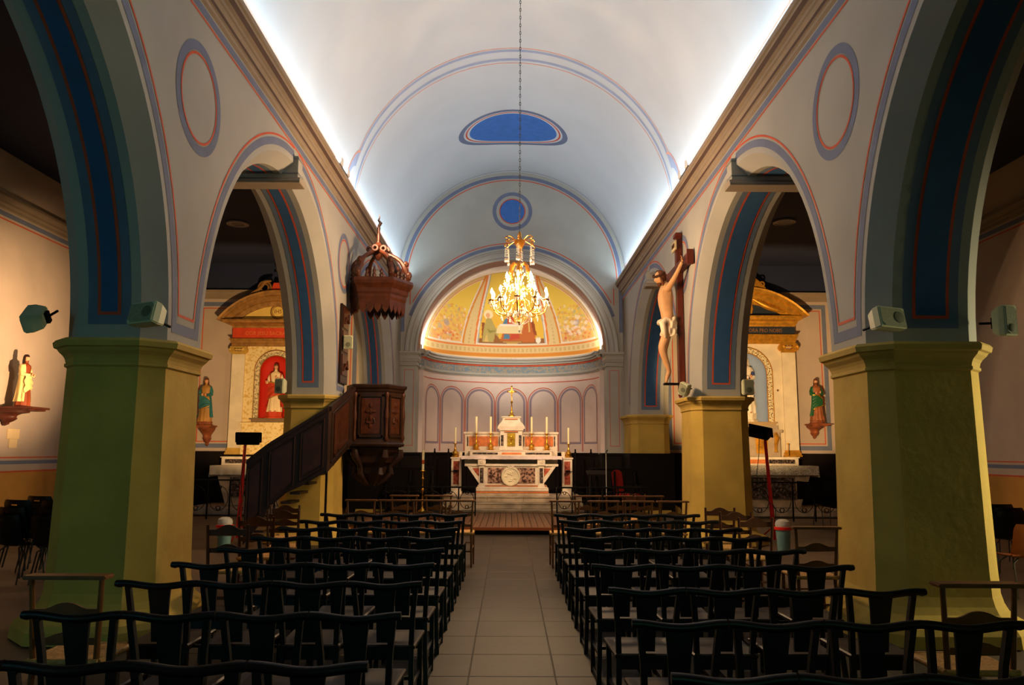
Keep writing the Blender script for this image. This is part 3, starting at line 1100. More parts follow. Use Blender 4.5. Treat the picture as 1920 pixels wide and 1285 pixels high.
# panelled dark wainscot round the apse and along the end wall
wo = MB([DWOOD])
wo.loft([[((AX - d) * cos(a), AC + (AY - d) * sin(a), z) for a in [pi * i / 40 for i in range(41)]] for z, d in ((.14, .03), (1.50, .03), (1.50, .07), (1.56, .07), (1.56, .02))], close=False, caps=False)
for s in (-1, 1):
    a_, b_ = sorted((s * 2.55, s * 3.19))
    wo.box(a_, b_, YE - .12, YE - .04, .14, 1.50)
    wo.box(a_, b_, YE - .17, YE - .03, 1.50, 1.56)
    a_, b_ = sorted((s * 2.57, s * 2.69))
    wo.box(a_, b_, YE - .1, AC, .14, 1.56)
    # along the pier face and its front
    a_, b_ = sorted((s * 3.10, s * 3.19))
    wo.box(a_, b_, 20.9, YE - .1, .14, 1.56)
    a_, b_ = sorted((s * 3.10, s * 4.26))
    wo.box(a_, b_, 20.85, 20.95, .0, 1.50)
    wo.box(a_, b_, 20.82, 20.98, 1.50, 1.56)
ws = struct(wo.build('wainscot_apse'))
for i in range(13):
    a = pi * (i + .5) / 13
    q = MB([DWOOD])
    q.box(-.24, .24, -.02, .02, .3, 1.35)
    o = q.build('panel', parent=ws, bevel=.012)
    o.location = ((AX - .05) * cos(a), AC + (AY - .05) * sin(a), 0)
    o.rotation_euler = (0, 0, a - pi / 2)

# choir stalls either side
for s, nm in ((-1, 'behind the pulpit'), (1, 'under the crucifix pier')):
    t = empty('choir_stall', 'dark wooden choir bench with panelled back ' + nm, 'bench', (s * 2.58, 20.3, .14), group='choir benches in the chancel')
    q = MB([DWOOD])
    q.box(-.55, .55, .25, .30, 0, 1.0)
    q.box(-.58, .58, .22, .33, 1.0, 1.05)
    q.build('backrest', parent=t, bevel=.01)
    q = MB([DWOOD])
    q.box(-.55, .55, -.15, .27, .42, .46)
    q.build('seat', parent=t, bevel=.01)
    for xx in (-.57, 0, .57):
        q = MB([DWOOD])
        q.prism([(-.18, 0), (.3, 0), (.3, .95), (.2, .95), (.12, .68), (-.14, .62), (-.18, .5)], xx - .025, xx + .025, 'x')
        q.build('end_panel', parent=t, bevel=.006)
# armchair with red upholstery
RDV = mat('red_velvet', '#a3180f', .8, var=.15, vscale=12)
t = empty('armchair', 'red upholstered armchair turned towards the altar beside the choir bench', 'armchair', (2.75, 18.95, .14), rz=.9)
q = MB([RDV]); q.box(-.24, .24, -.24, .24, .40, .48); q.build('seat', parent=t, bevel=.03)
q = MB([RDV]); q.smooth = True
q.grid(lambda u, v: (-.2 + .4 * u, .22 + .06 * v, .52 + (.45 + .06 * sin(pi * u)) * v), 10, 6)
q.grid(lambda u, v: (-.2 + .4 * u, .27 + .06 * v, .52 + (.45 + .06 * sin(pi * u)) * v), 10, 6)
q.build('backrest', parent=t, smooth=True)
for x in (-.23, .23):
    for y in (-.22, .22):
        q = MB([DWOOD]); q.box(x - .022, x + .022, y - .022, y + .022, 0, .62 if y < 0 else 1.0); q.build('leg', parent=t, bevel=.005)
    q = MB([DWOOD]); q.box(x - .03, x + .03, -.25, .25, .62, .66); q.build('armrest', parent=t, bevel=.008)
# lectern and microphone stand
t = empty('lectern', 'dark low reading desk with sloping top before the wainscot', 'lectern', (2.05, 19.3, .14))
q = MB([DWOOD]); q.prism([(-.18, .88), (.18, .98), (.18, 1.01), (-.18, .92)], -.24, .24, 'x'); q.build('sloping_top', parent=t, bevel=.005)
q = MB([DWOOD]); q.lathe([(.04, .03), (.035, .5), (.05, .7), (.03, .92)], 10); q.build('column', parent=t, smooth=True)
q = MB([DWOOD]); q.box(-.18, .18, -.16, .16, 0, .04); q.build('base', parent=t, bevel=.01)
t = empty('microphone_stand', 'thin white microphone stand rising beside the reading desk', 'microphone stand', (2.24, 18.95, .14))
q = MB([mat('white_enamel', '#d8d2c6', .35, var=0)]); q.lathe([(.01, .02), (.01, 1.42)], 8); q.build('pole', parent=t, smooth=True)
q = MB([IRN]); q.lathe([(.12, 0), (.12, .015), (.02, .03), (.012, .04)], 20); q.build('base', parent=t, smooth=True, auto=40)
q = MB([IRN]); q.tube([(0, 0, 1.42), (.01, -.03, 1.47), (.02, -.10, 1.49)], [.008, .012, .016], 8); q.build('microphone', parent=t, smooth=True)
# paschal candle on a stand
t = empty('candle_stand', 'slim brass floor candle stand on the pulpit side of the steps', 'candlestick', (-2.13, 19.2, .14))
q = MB([GLD]); q.smooth = True
q.lathe([(.13, 0), (.12, .03), (.04, .08), (.02, .14), (.015, .5), (.03, .52), (.032, .55), (.013, .58), (.013, .78), (.035, .80), (.02, .83), (.012, .86), (.012, .96), (.055, .98), (.05, 1.0)], 16)
q.build('stem', parent=t, smooth=True, auto=50)
q = MB([WAX]); q.smooth = True
q.lathe([(.030, 0), (.030, .47), (.026, .485), (.005, .48)], 16)
q.m(IRN).lathe([(.004, .48), (.003, .51)], 6)
q.m(mat('red_wax', '#b04a20', .5)).lathe([(.0305, .15), (.0315, .155), (.0315, .24), (.0305, .245)], 16)
tag(q.build('paschal_candle', smooth=True, loc=(-2.13, 19.2, 1.14)), 'tall cream candle with a red ornament on the brass floor stand', 'candle')
# black iron candle stands beside the pedestals
for x, y, z_, lab in ((-1.92, 19.9, .14, 'outer black iron candle stand on the pulpit side'), (-1.64, 20.75, .485, 'black iron candle stand touching the pulpit side pedestal'), (1.66, 20.75, .485, 'black iron candle stand close to the lectern side pedestal'), (1.98, 19.9, .14, 'outer black iron candle stand on the lectern side')):
    t = empty('iron_candle_stand', lab, 'candle stand', (x, y, z_), group='black iron candle stands')
    q = MB([IRN]); q.smooth = True
    H_ = 1.52 - z_ + .14; q.lathe([(.012, .02), (.012, H_ - .12), (.03, H_ - .10), (.03, H_ - .08), (.02, H_ - .07), (.02, H_)], 10); q.build('pole', parent=t, smooth=True)
    q = MB([IRN])
    for k in range(3):
        a = 2 * pi * k / 3
        q.tube([(0, 0, .12), (.05 * cos(a), .05 * sin(a), .08), (.08 * cos(a), .08 * sin(a), .012)], .01, 6)
    q.build('tripod_foot', parent=t)

# wrought iron communion rails
def scroll(q, x, y, z0, z1, wd, flip=1):
    """a C-scroll pair standing between two posts"""
    h = z1 - z0
    for sg in (-1, 1):
        pts = []
        for i in range(33):
            t = i / 32
            a = -pi * .5 + t * pi
            r = wd * .42
            pts.append((x + sg * r * cos(a) * (1 if flip > 0 else -1), y, z0 + h * .5 + h * .36 * sin(a)))
        q.tube(pts, .008, 5)
        for zz, d in ((z0 + h * .2, 1), (z1 - h * .2, -1)):
            p2 = [(x + sg * (wd * .12 * cos(a) * (1 - a / 14)), y, zz + wd * .12 * sin(a) * (1 - a / 14)) for a in [k * .5 for k in range(14)]]
            q.tube(p2, .007, 5)
def rail(name, label, x0, x1, y, zb, zt, n, cat='railing', g=None):
    t = empty(name, label, cat, (0, 0, 0), group=g)
    q = MB([IRN]); q.box(x0, x1, y - .03, y + .03, zt - .035, zt); q.build('top_rail', parent=t, bevel=.008)
    q = MB([IRN]); q.box(x0, x1, y - .012, y + .012, zb + .07, zb + .09); q.build('bottom_bar', parent=t)
    wd = (x1 - x0) / n
    for i in range(n + 1):
        q = MB([IRN]); q.box(x0 + wd * i - .016, x0 + wd * i + .016, y - .016, y + .016, zb, zt - .03); q.build('post', parent=t)
        if i < n:
            q = MB([IRN]); scroll(q, x0 + wd * (i + .5), y, zb + .09, zt - .04, wd); q.build('scrollwork', parent=t)
    return t
rail('communion_rail', 'black wrought iron communion rail on the pulpit side of the chancel', -3.1, -.83, 18.3, .14, .80, 6, g='communion rails')
rail('communion_rail', 'black wrought iron communion rail on the crucifix side of the chancel', 1.03, 3.12, 18.3, .14, .80, 6, g='communion rails')

# ------------------------------------------------------------------ side altars
BODYR = mat('aged_white_marble', '#dccdb0', .6, var=.08, vscale=3, bump=.05)
DKB = mat('navy_frieze_paint', '#232c3a', .6, var=.1)
REDP = mat('vermilion_panel', '#c9401c', .6, var=.1, vscale=6)
CRMG = mat('cream_gold_stencil', '#e6cf94', .65, var=.0, vscale=14, col2='#cfa85c', mix=(.5, .62))
BRNM = mat('brown_gilt_moulding', '#9c7038', .5, metal=.3, var=.25, vscale=7)
LEAFB = mat('stencilled_border', '#e4d6ae', .6, var=.0, vscale=30, col2='#6d5530', mix=(.50, .56))
LEAFL = mat('pale_leaf_border', '#dcc89a', .6, var=0, vscale=22, col2='#8a7a5c', mix=(.48, .58))

def text_obj(body, size, loc, M, parent, name='lettering', rot=(pi / 2, 0, 0), al='CENTER', ext=.004):
    c = D.curves.new(name, 'FONT')
    c.body = body
    c.size = size
    c.align_x = al
    c.align_y = 'CENTER'
    c.extrude = ext
    c.resolution_u = 2
    o = D.objects.new(name, c)
    COL.objects.link(o)
    o.data.materials.append(M)
    dg = bpy.context.evaluated_depsgraph_get()
    me = D.meshes.new_from_object(o.evaluated_get(dg))
    D.objects.remove(o)
    o = D.objects.new(name, me)
    COL.objects.link(o)
    if not me.materials:
        me.materials.append(M)
    o['kind'] = 'stuff'
    o.location = loc
    o.rotation_euler = rot
    o.parent = parent
    return o

def arch_plate(q, hw, z0, z1, r, zs, yf, yb, zsill):
    """front plate with an arched opening, local x centred on 0"""
    def out(t):
        c, s = cos(t), sin(t)
        k1 = hw / abs(c) if abs(c) > 1e-6 else 99
        k2 = (z1 - zs) / s if s > 1e-6 else 99
        return min(k1, k2)
    n = 32
    tc = atan2(z1 - zs, hw)
    ts = sorted(set([pi * i / n for i in range(n + 1)] + [tc, pi - tc]))
    for a, b in zip(ts, ts[1:]):
        q.quad((r * cos(a), yf, zs + r * sin(a)), (r * cos(b), yf, zs + r * sin(b)), (out(b) * cos(b), yf, zs + out(b) * sin(b)), (out(a) * cos(a), yf, zs + out(a) * sin(a)))
    for s in (-1, 1):
        q.quad((s * r, yf, zsill), (s * hw, yf, zsill), (s * hw, yf, zs), (s * r, yf, zs))
        q.quad((s * hw, yf, z0), (s * hw, yb, z0), (s * hw, yb, z1), (s * hw, yf, z1))
    q.quad((-hw, yf, z0), (hw, yf, z0), (hw, yf, zsill), (-hw, yf, zsill))
    q.quad((-hw, yf, z1), (hw, yf, z1), (hw, yb, z1), (-hw, yb, z1))

def sweep_x(q, hw, prof, yb):
    """horizontal moulding: prof = [(projection, z)], returns at the ends"""
    rings = []
    yf = prof[0][2]
    for d, z, y0 in prof:
        rings.append([(-hw - d, y0 - d, z), (hw + d, y0 - d, z), (hw + d, yb, z), (-hw - d, yb, z)])
    q.loft(rings)

def altarpiece(P):
    cx, YF, YBk = P['x'], 22.2, 22.49
    t = empty('altarpiece', P['label'], 'altarpiece', (cx, 0, 0))
    hw = P['hw']
    q = MB([P['body']])
    arch_plate(q, hw, 1.48, P['arch_z0'], P['nr'], P['nzs'], YF, YBk, P['sill'])
    q.build('front_wall', parent=t)
    # niche shell
    q = MB([P['niche']])
    q.smooth = True
    r, dp = P['nr'], .27
    q.grid(lambda u, v: (-r * cos(pi * u), YF + dp * sin(pi * u), P['sill'] + (P['nzs'] - P['sill']) * v), 20, 2)
    q.grid(lambda u, v: (-r * cos(pi * u) * cos(pi / 2 * v), YF + dp * sin(pi * u) * cos(pi / 2 * v), P['nzs'] + r * sin(pi / 2 * v)), 20, 8)
    q.build('niche', parent=t, smooth=True)
    # niche border
    q = MB([P['border']])
    ro = P['nro']
    path = [(r, P['sill'])] + arc(0, P['nzs'], r, 0, pi, 32) + [(-r, P['sill'])]
    patho = [(ro, P['sill'])] + arc(0, P['nzs'], ro, 0, pi, 32) + [(-ro, P['sill'])]
    q.loft([[(a[0], YF - .035, a[1]), (b[0], YF - .035, b[1]), (b[0], YF, b[1]), (a[0], YF, a[1])] for a, b in zip(path, patho)])
    nb_ = q.build('niche_border', parent=t)
    q = MB([P['edge']])
    for pp, rr in ((patho, 0), (path, 0)):
        q.tube([(a, YF - .035, b) for a, b in pp], .014, 6)
    q.build('edge_bead', parent=nb_, smooth=True)
    # sill
    q = MB([P['mould']])
    q.box(-ro - .06, ro + .06, YF - .17, YF, P['sill'] - .035, P['sill'])
    q.box(-ro - .02, ro + .02, YF - .12, YF, P['sill'] - .10, P['sill'] - .035)
    q.build('niche_sill', parent=t, bevel=.006)
    # pilasters
    for s in (-1, 1):
        a, b = sorted((s * P['pil'][0], s * P['pil'][1]))
        q = MB([P['pilm']])
        q.box(a, b, YF - .07, YF, 1.66, P['capz'][0])
        p = q.build('pilaster', parent=t, bevel=.006)
        q = MB([P['gold']])
        q.box(a - .015, b + .015, YF - .085, YF, 1.60, 1.66)
        q.box(a - .04, b + .04, YF - .11, YF, 1.53, 1.60)
        q.box(a - .06, b + .06, YF - .13, YF, 1.48, 1.53)
        q.build('pilaster_base', parent=p, bevel=.008)
        q = MB([P['gold']])
        q.smooth = True
        z0, z1 = P['capz']
        h = z1 - z0
        q.box(a - .01, b + .01, YF - .085, YF, z0, z0 + h * .4)
        q.box(a - .05, b + .05, YF - .12, YF, z1 - h * .2, z1)
        for xx in (a, b):
            q.lathe([(0, -.13), (h * .38, -.13), (h * .38, 0), (0, 0)], 14, (0, 0, 0))
            # turn the volute drum to face the front
            n = 4 * 14
            for k in range(len(q.v) - n, len(q.v)):
                v = q.v[k].copy()
                q.v[k] = Vector((xx + v.x, YF + v.z, z0 + h * .52 + v.y))
            q.torus((xx, YF - .135, z0 + h * .52), h * .22, h * .07, 'y', 12, 5)
        for k in range(5):
            q.ball((a + (b - a) * (k + .5) / 5, YF - .1, z0 + h * .6), (.03, .03, .03), 8, 5)
        q.build('capital', parent=p, smooth=True, auto=35)
    # entablature
    za, zf0, zf1, zc = P['ent']
    q = MB([P['mould2']])
    sweep_x(q, hw, [(.0, za, YF - .07), (.02, za, YF - .07), (.02, za + (zf0 - za) * .35, YF - .07), (.045, za + (zf0 - za) * .4, YF - .07), (.045, za + (zf0 - za) * .7, YF - .07), (.09, za + (zf0 - za) * .9, YF - .07), (.09, zf0, YF - .07)], YBk)
    q.build('architrave', parent=t, bevel=.004)
    q = MB([P['frieze']])
    q.box(-hw - .01, hw + .01, YF - .08, YBk, zf0, zf1)
    fz = q.build('frieze', parent=t)
    q = MB([P['mould2']])
    pw = P['pw']
    e = pw - hw
    sweep_x(q, hw, [(.02, zf1, YF - .07), (.04, zf1 + .05, YF - .07), (e * .35, zf1 + .09, YF - .07), (e * .4, zf1 + (zc - zf1) * .5, YF - .07), (e * .8, zf1 + (zc - zf1) * .62, YF - .07), (e * .85, zf1 + (zc - zf1) * .85, YF - .07), (e, zc, YF - .07)], YBk)
    q.build('cornice', parent=t, bevel=.004)
    # segmental pediment
    apex, th_ = P['apex'], P['pth']
    H = apex - zc
    R = (P['pe'] ** 2 + H * H) / (2 * H)
    a1 = math.asin(P['pe'] / R)
    zc0 = apex - R
    q = MB([P['mould2']])
    rings = []
    for i in range(33):
        a = -a1 + 2 * a1 * i / 32
        sn, cs = sin(a), cos(a)
        def pt(rad, y):
            return (rad * sn, y, max(zc, zc0 + rad * cs) if rad < R else zc0 + rad * cs)
        rings.append([pt(R, YF - .30), pt(R, YBk), pt(R - th_, YBk), pt(R - th_, YF - .12), pt(R - th_ * .72, YF - .14), pt(R - th_ * .66, YF - .19), pt(R - th_ * .36, YF - .20), pt(R - th_ * .30, YF - .26), pt(R - th_ * .1, YF - .27)])
    q.loft(rings)
    q.build('pediment', parent=t, smooth=True, auto=20)
    q = MB([P['tymp']])
    ri = R - th_ * .9
    ai = math.acos(min(1, (zc - zc0) / ri))
    q.add([(0, YF - .06, zc)] + [(ri * sin(-ai + 2 * ai * i / 24), YF - .06, zc0 + ri * cos(-ai + 2 * ai * i / 24)) for i in range(25)], [(0, i + 1, i + 2) for i in range(24)])
    ty = q.build('tympanum', parent=t)
    return t, fz, ty, YF

# right-hand one (blue niche)
R_ = dict(x=6.6, hw=1.42, label='white altarpiece with gilded segmental pediment and a blue niche', body=BODYR, arch_z0=4.65, nr=.60, nzs=3.79, nro=.76, sill=2.44,
          niche=mat('sky_blue_niche', '#8fa2c4', .75, var=.04), border=LEAFB, edge=GIL, mould=mat('stone_gilt', '#b09468', .55, var=.1), pil=(1.04, 1.42), pilm=BODYR, gold=GIL, capz=(4.40, 4.66), mould2=GIL,
          ent=(4.65, 4.91, 5.14, 5.43), frieze=DKB, pw=1.62, pe=1.80, apex=6.25, pth=.46, tymp=DKB)
apR, fz, ty, YF = altarpiece(R_)
_t = text_obj('SANCTA MATER DEI ORA PRO NOBIS', .155, (0, YF - .084, 5.025), mat('frieze_letter_gold', '#8a6038', .5), fz)
_t.scale = (.82, 1, 1)
q = MB([GIL]); q.smooth = True
for s in (-1, 1):
    pts = [(s * (.18 + 1.0 * k / 12), YF - .12, 5.98 - .42 * k / 12 - .06 * sin(pi * k / 12)) for k in range(13)]
    q.tube(pts, [.03 + .065 * sin(pi * k / 12) ** .8 for k in range(13)], 10)
    q.tube([(s * .2, YF - .12, 5.98), (s * .19, YF - .12, 5.8), (s * .2, YF - .12, 5.62), (s * .2, YF - .12, 5.5)], [.02, .05, .055, .02], 8)
q.tube([(-.2, YF - .12, 5.98), (0, YF - .13, 5.90), (.2, YF - .12, 5.98)], [.03, .05, .03], 8)
q.build('garland', parent=ty, smooth=True)
q = MB([GIL]); q.smooth = True
q.prism([(-.85, 6.08), (-.62, 6.22), (-.50, 6.36), (-.44, 6.42), (-.3, 6.54), (-.1, 6.60), (.1, 6.60), (.3, 6.54), (.44, 6.42), (.50, 6.36), (.62, 6.22), (.85, 6.08)], YF - .22, YF - .08, 'y')
for k in range(-4, 5):
    q.tube([(k * .03, YF - .23, 6.28), (k * .075, YF - .25, 6.45 - abs(k) * .012), (k * .09, YF - .23, 6.56 - abs(k) * .022)], [.02, .03, .02], 6)
for s in (-1, 1):
    q.torus((s * .5, YF - .22, 6.34), .07, .025, 'y', 14, 6)
q.build('shell_crest', parent=apR, smooth=True, auto=30)
# predella block with gilt cartouche
q = MB([mat('grey_stone_predella', '#a8957c', .6, var=.1, vscale=5)])
q.box(-.80, .80, 21.85, 22.2, 1.48, 2.14)
q.box(-.86, .86, 21.80, 22.2, 2.14, 2.22)
q.box(-.76, .76, 21.88, 22.2, 2.22, 2.34)
pr_ = q.build('predella', parent=apR, bevel=.01)
q = MB([GIL]); q.smooth = True
q.prism([(.13, 1.58), (.17, 1.56), (.39, 1.56), (.43, 1.58), (.46, 2.05), (.43, 2.09), (.13, 2.09), (.10, 2.05)], 21.83, 21.85, 'y')
for k in range(8):
    a = k * pi / 4
    q.tube([(.28, 21.82, 1.83), (.28 + .1 * cos(a), 21.81, 1.83 + .14 * sin(a))], [.03, .015], 6)
q.torus((.28, 21.82, 1.83), .11, .015, 'y', 16, 6)
q.build('gilt_cartouche', parent=pr_, smooth=True, auto=30)
for s in (-1, 1):
    q = MB([GIL]); q.smooth = True
    q.tube([(s * .66, 21.83, 2.12), (s * .68, 21.76, 2.0), (s * .66, 21.80, 1.85), (s * .66, 21.83, 1.7), (s * .66, 21.82, 1.6)], [.05, .07, .05, .035, .05], 8)
    q.build('carved_bracket', parent=pr_, smooth=True)
q = MB([mat('knot_brown', '#6b4426', .7)]); q.lathe([(0, 0), (.025, .01), (.03, .05), (.01, .06)], 8, (1.0 - .1, 22.185, 3.3)); q.build('iron_hook', parent=apR)

# left-hand one (red niche)
L_ = dict(x=-6.65, hw=1.24, label='cream and red altarpiece with brown pediment and a red niche', body=CRMG, arch_z0=4.52, nr=.44, nzs=3.81, nro=.59, sill=2.48,
          niche=mat('scarlet_niche', '#c2230c', .7, var=.05), border=LEAFL, edge=BRNM, mould=mat('brown_stone_sill', '#7a6244', .6, var=.1), pil=(.88, 1.24), pilm=BODYR, gold=mat('pale_gilt', '#cfa64e', .45, metal=.3, var=.15), capz=(4.28, 4.50), mould2=BRNM,
          ent=(4.51, 4.72, 5.03, 5.24), frieze=REDP, pw=1.52, pe=1.66, apex=6.08, pth=.42, tymp=mat('straw_tympanum', '#e3bf62', .65, var=.06))
apL, fz2, ty2, YF = altarpiece(L_)
text_obj('COR JESU SACRATISSIMUM', .15, (0, YF - .084, 4.875), mat('frieze_letter_red', '#d8773c', .5), fz2)
q = MB([BRNM]); q.torus((0, YF - .07, 5.50), .20, .022, 'y', 28, 6); q.torus((0, YF - .07, 5.50), .155, .008, 'y', 28, 6)
mo = q.build('medallion_ring', parent=ty2, smooth=True)
text_obj('IHS', .16, (0, YF - .07, 5.50), BRNM, mo, name='monogram')
q = MB([BRNM]); q.smooth = True
for s in (-1, 1):
    for rr in (.18, .11):
        q.torus((s * .38, YF - .15, 6.18), rr, .03, 'y', 18, 6)
    q.tube([(s * .75, YF - .15, 6.02), (s * .55, YF - .15, 6.12), (s * .38, YF - .15, 6.35), (s * .2, YF - .15, 6.38)], [.03, .05, .05, .03], 8)
q.build('scroll_crest', parent=apL, smooth=True)
q = MB([REDP]); q.prism([(-.2, 6.05), (.2, 6.05), (.13, 6.32), (-.13, 6.32)], YF - .16, YF - .06, 'y'); q.build('red_crest_panel', parent=apL)
q = MB([IRN]); q.box(-.035, .035, YF - .14, YF - .08, 6.32, 6.86); q.box(-.15, .15, YF - .135, YF - .085, 6.66, 6.72)
q.m(BRNM).ball((-.02, YF - .13, 6.70), (.08, .03, .03), 8, 6)
q.build('top_cross', parent=apL, bevel=.005)
q = MB([CRMG]); q.box(-.8, .8, 21.9, 22.2, 1.48, 2.30); q.box(-.85, .85, 21.86, 22.2, 2.30, 2.36); q.build('predella', parent=apL, bevel=.01)

# side altar tables
def side_altar(cx, hw, ztop, lab, clab, lace, s):
    t = empty('side_altar', lab, 'altar', (cx, 0, 0), group='side altar tables')
    q = MB([MRB]); q.loft([[(-hw * .72, 21.1, .16), (hw * .72, 21.1, .16), (hw * .72, 21.85, .16), (-hw * .72, 21.85, .16)], [(-hw * .92, 20.95, ztop - .12), (hw * .92, 20.95, ztop - .12), (hw * .92, 21.85, ztop - .12), (-hw * .92, 21.85, ztop - .12)]])
    q.build('sarcophagus', parent=t, bevel=.01)
    q = MB([MRD]); q.box(-hw * .6, hw * .6, 20.97, 21.06, .4, ztop - .3)
    q.build('dark_front_panel', parent=t)
    q = MB([MRW]); q.box(-hw, hw, 20.88, 21.85, ztop - .12, ztop - .01); q.build('table_slab', parent=t, bevel=.01)
    q = MB([MRW]); q.box(-1.15, 1.15, 21.5, 21.85, ztop - .01, ztop + .2); q.box(-1.18, 1.18, 21.47, 21.85, ztop + .2, ztop + .225)
    g = q.build('gradine', parent=t, bevel=.006)
    for a, b, M in ((-1.05, -.4, MRD), (-.3, .25, MRO), (.35, 1.05, MRD)):
        q = MB([M]); q.box(a, b, 21.492, 21.5, ztop + .05, ztop + .16); q.build('inlay_strip', parent=g)
    q = MB([lace]); q.smooth = True
    dr = .23
    def f(u, v):
        x = -hw - .03 + (2 * hw + .06) * u
        if v < .5:
            return (x, 21.47 - (.62) * v * 2, ztop)
        k = (v - .5) * 2
        return (x, 20.85 - .012 * sin(u * 70) * k, ztop - dr * k - (.012 * abs(sin(u * 60)) if k > .95 else 0))
    q.grid(f, 110, 12)
    for sg in (-1, 1):
        q.grid(lambda u, v: (sg * (hw + .03 + .02 * v), 20.85 + .6 * u, ztop - dr * 1.25 * v - .01 * abs(sin(u * 14)) * v), 20, 6)
    o = q.build('altar_cloth', smooth=True, auto=50, loc=(cx, 0, 0))
    tag(o, clab, 'altar cloth')
    q = MB([MRB]); q.box(-hw - .5, hw + .5, 20.2, 22.4, 0, .15)
    o = q.build('altar_step', bevel=.01, loc=(cx, 0, 0))
    tag(o, 'stone step beneath the ' + ('lace-covered side altar' if s > 0 else 'plain-cloth side altar'), 'step')
LACE = mat('lace_cloth', '#d6cdb8', .85, var=0, vscale=60, col2='#77706a', mix=(.5, .56))
LIN2 = mat('plain_side_cloth', '#d8cbb2', .85, var=.04, bump=.2)
side_altar(6.6, 1.40, 1.25, 'marble side altar under the altarpiece with the blue niche', 'white lace cloth with a deep patterned hem on the side altar', LACE, 1)
side_altar(-6.65, 1.18, 1.20, 'marble side altar under the altarpiece with the red niche', 'cream scalloped cloth on the side altar behind the stair', LIN2, -1)
q = MB([GIL]); q.smooth = True
q.lathe([(.05, 0), (.045, .02), (.012, .05), (.012, .10), (.022, .12), (.012, .14), (.012, .34), (.03, .36), (.03, .38)], 12)
o = q.build('altar_candlestick', smooth=True, loc=(7.55, 21.7, 1.475)); tag(o, 'small gilt candlestick below the altarpiece pilaster', 'candlestick')
q = MB([IRN]); q.smooth = True
q.lathe([(.05, 0), (.045, .015), (.01, .03), (.01, .33), (.025, .35)], 12)
o = q.build('altar_candlestick', smooth=True, loc=(-6.6, 21.7, 1.425)); tag(o, 'thin dark candlestick in front of the red niche altarpiece', 'candlestick')
rail('side_rail', 'black wrought iron rail in front of the lace-covered side altar', 4.5, 9.2, 18.8, .0, .92, 9, g='side chapel rails')
rail('side_rail', 'black wrought iron rail in front of the altar behind the stair', -9.2, -4.5, 18.8, .0, .92, 9, g='side chapel rails')
q = MB([IRN]); q.smooth = True
q.grid(lambda u, v: (-1.05 + 1.5 * u, .02 * sin(u * 20), -.42 * v * (1 - .3 * u) - .02 * sin(u * 9)), 24, 6)
q.grid(lambda u, v: (-1.05 + 1.5 * u, .07 + .02 * sin(u * 20), -.42 * v * (1 - .3 * u) - .02 * sin(u * 9)), 24, 6)
o = q.build('black_drape', smooth=True, loc=(7.75, 18.73, .94)); tag(o, 'black cloth hung over the side chapel rail', 'cloth')

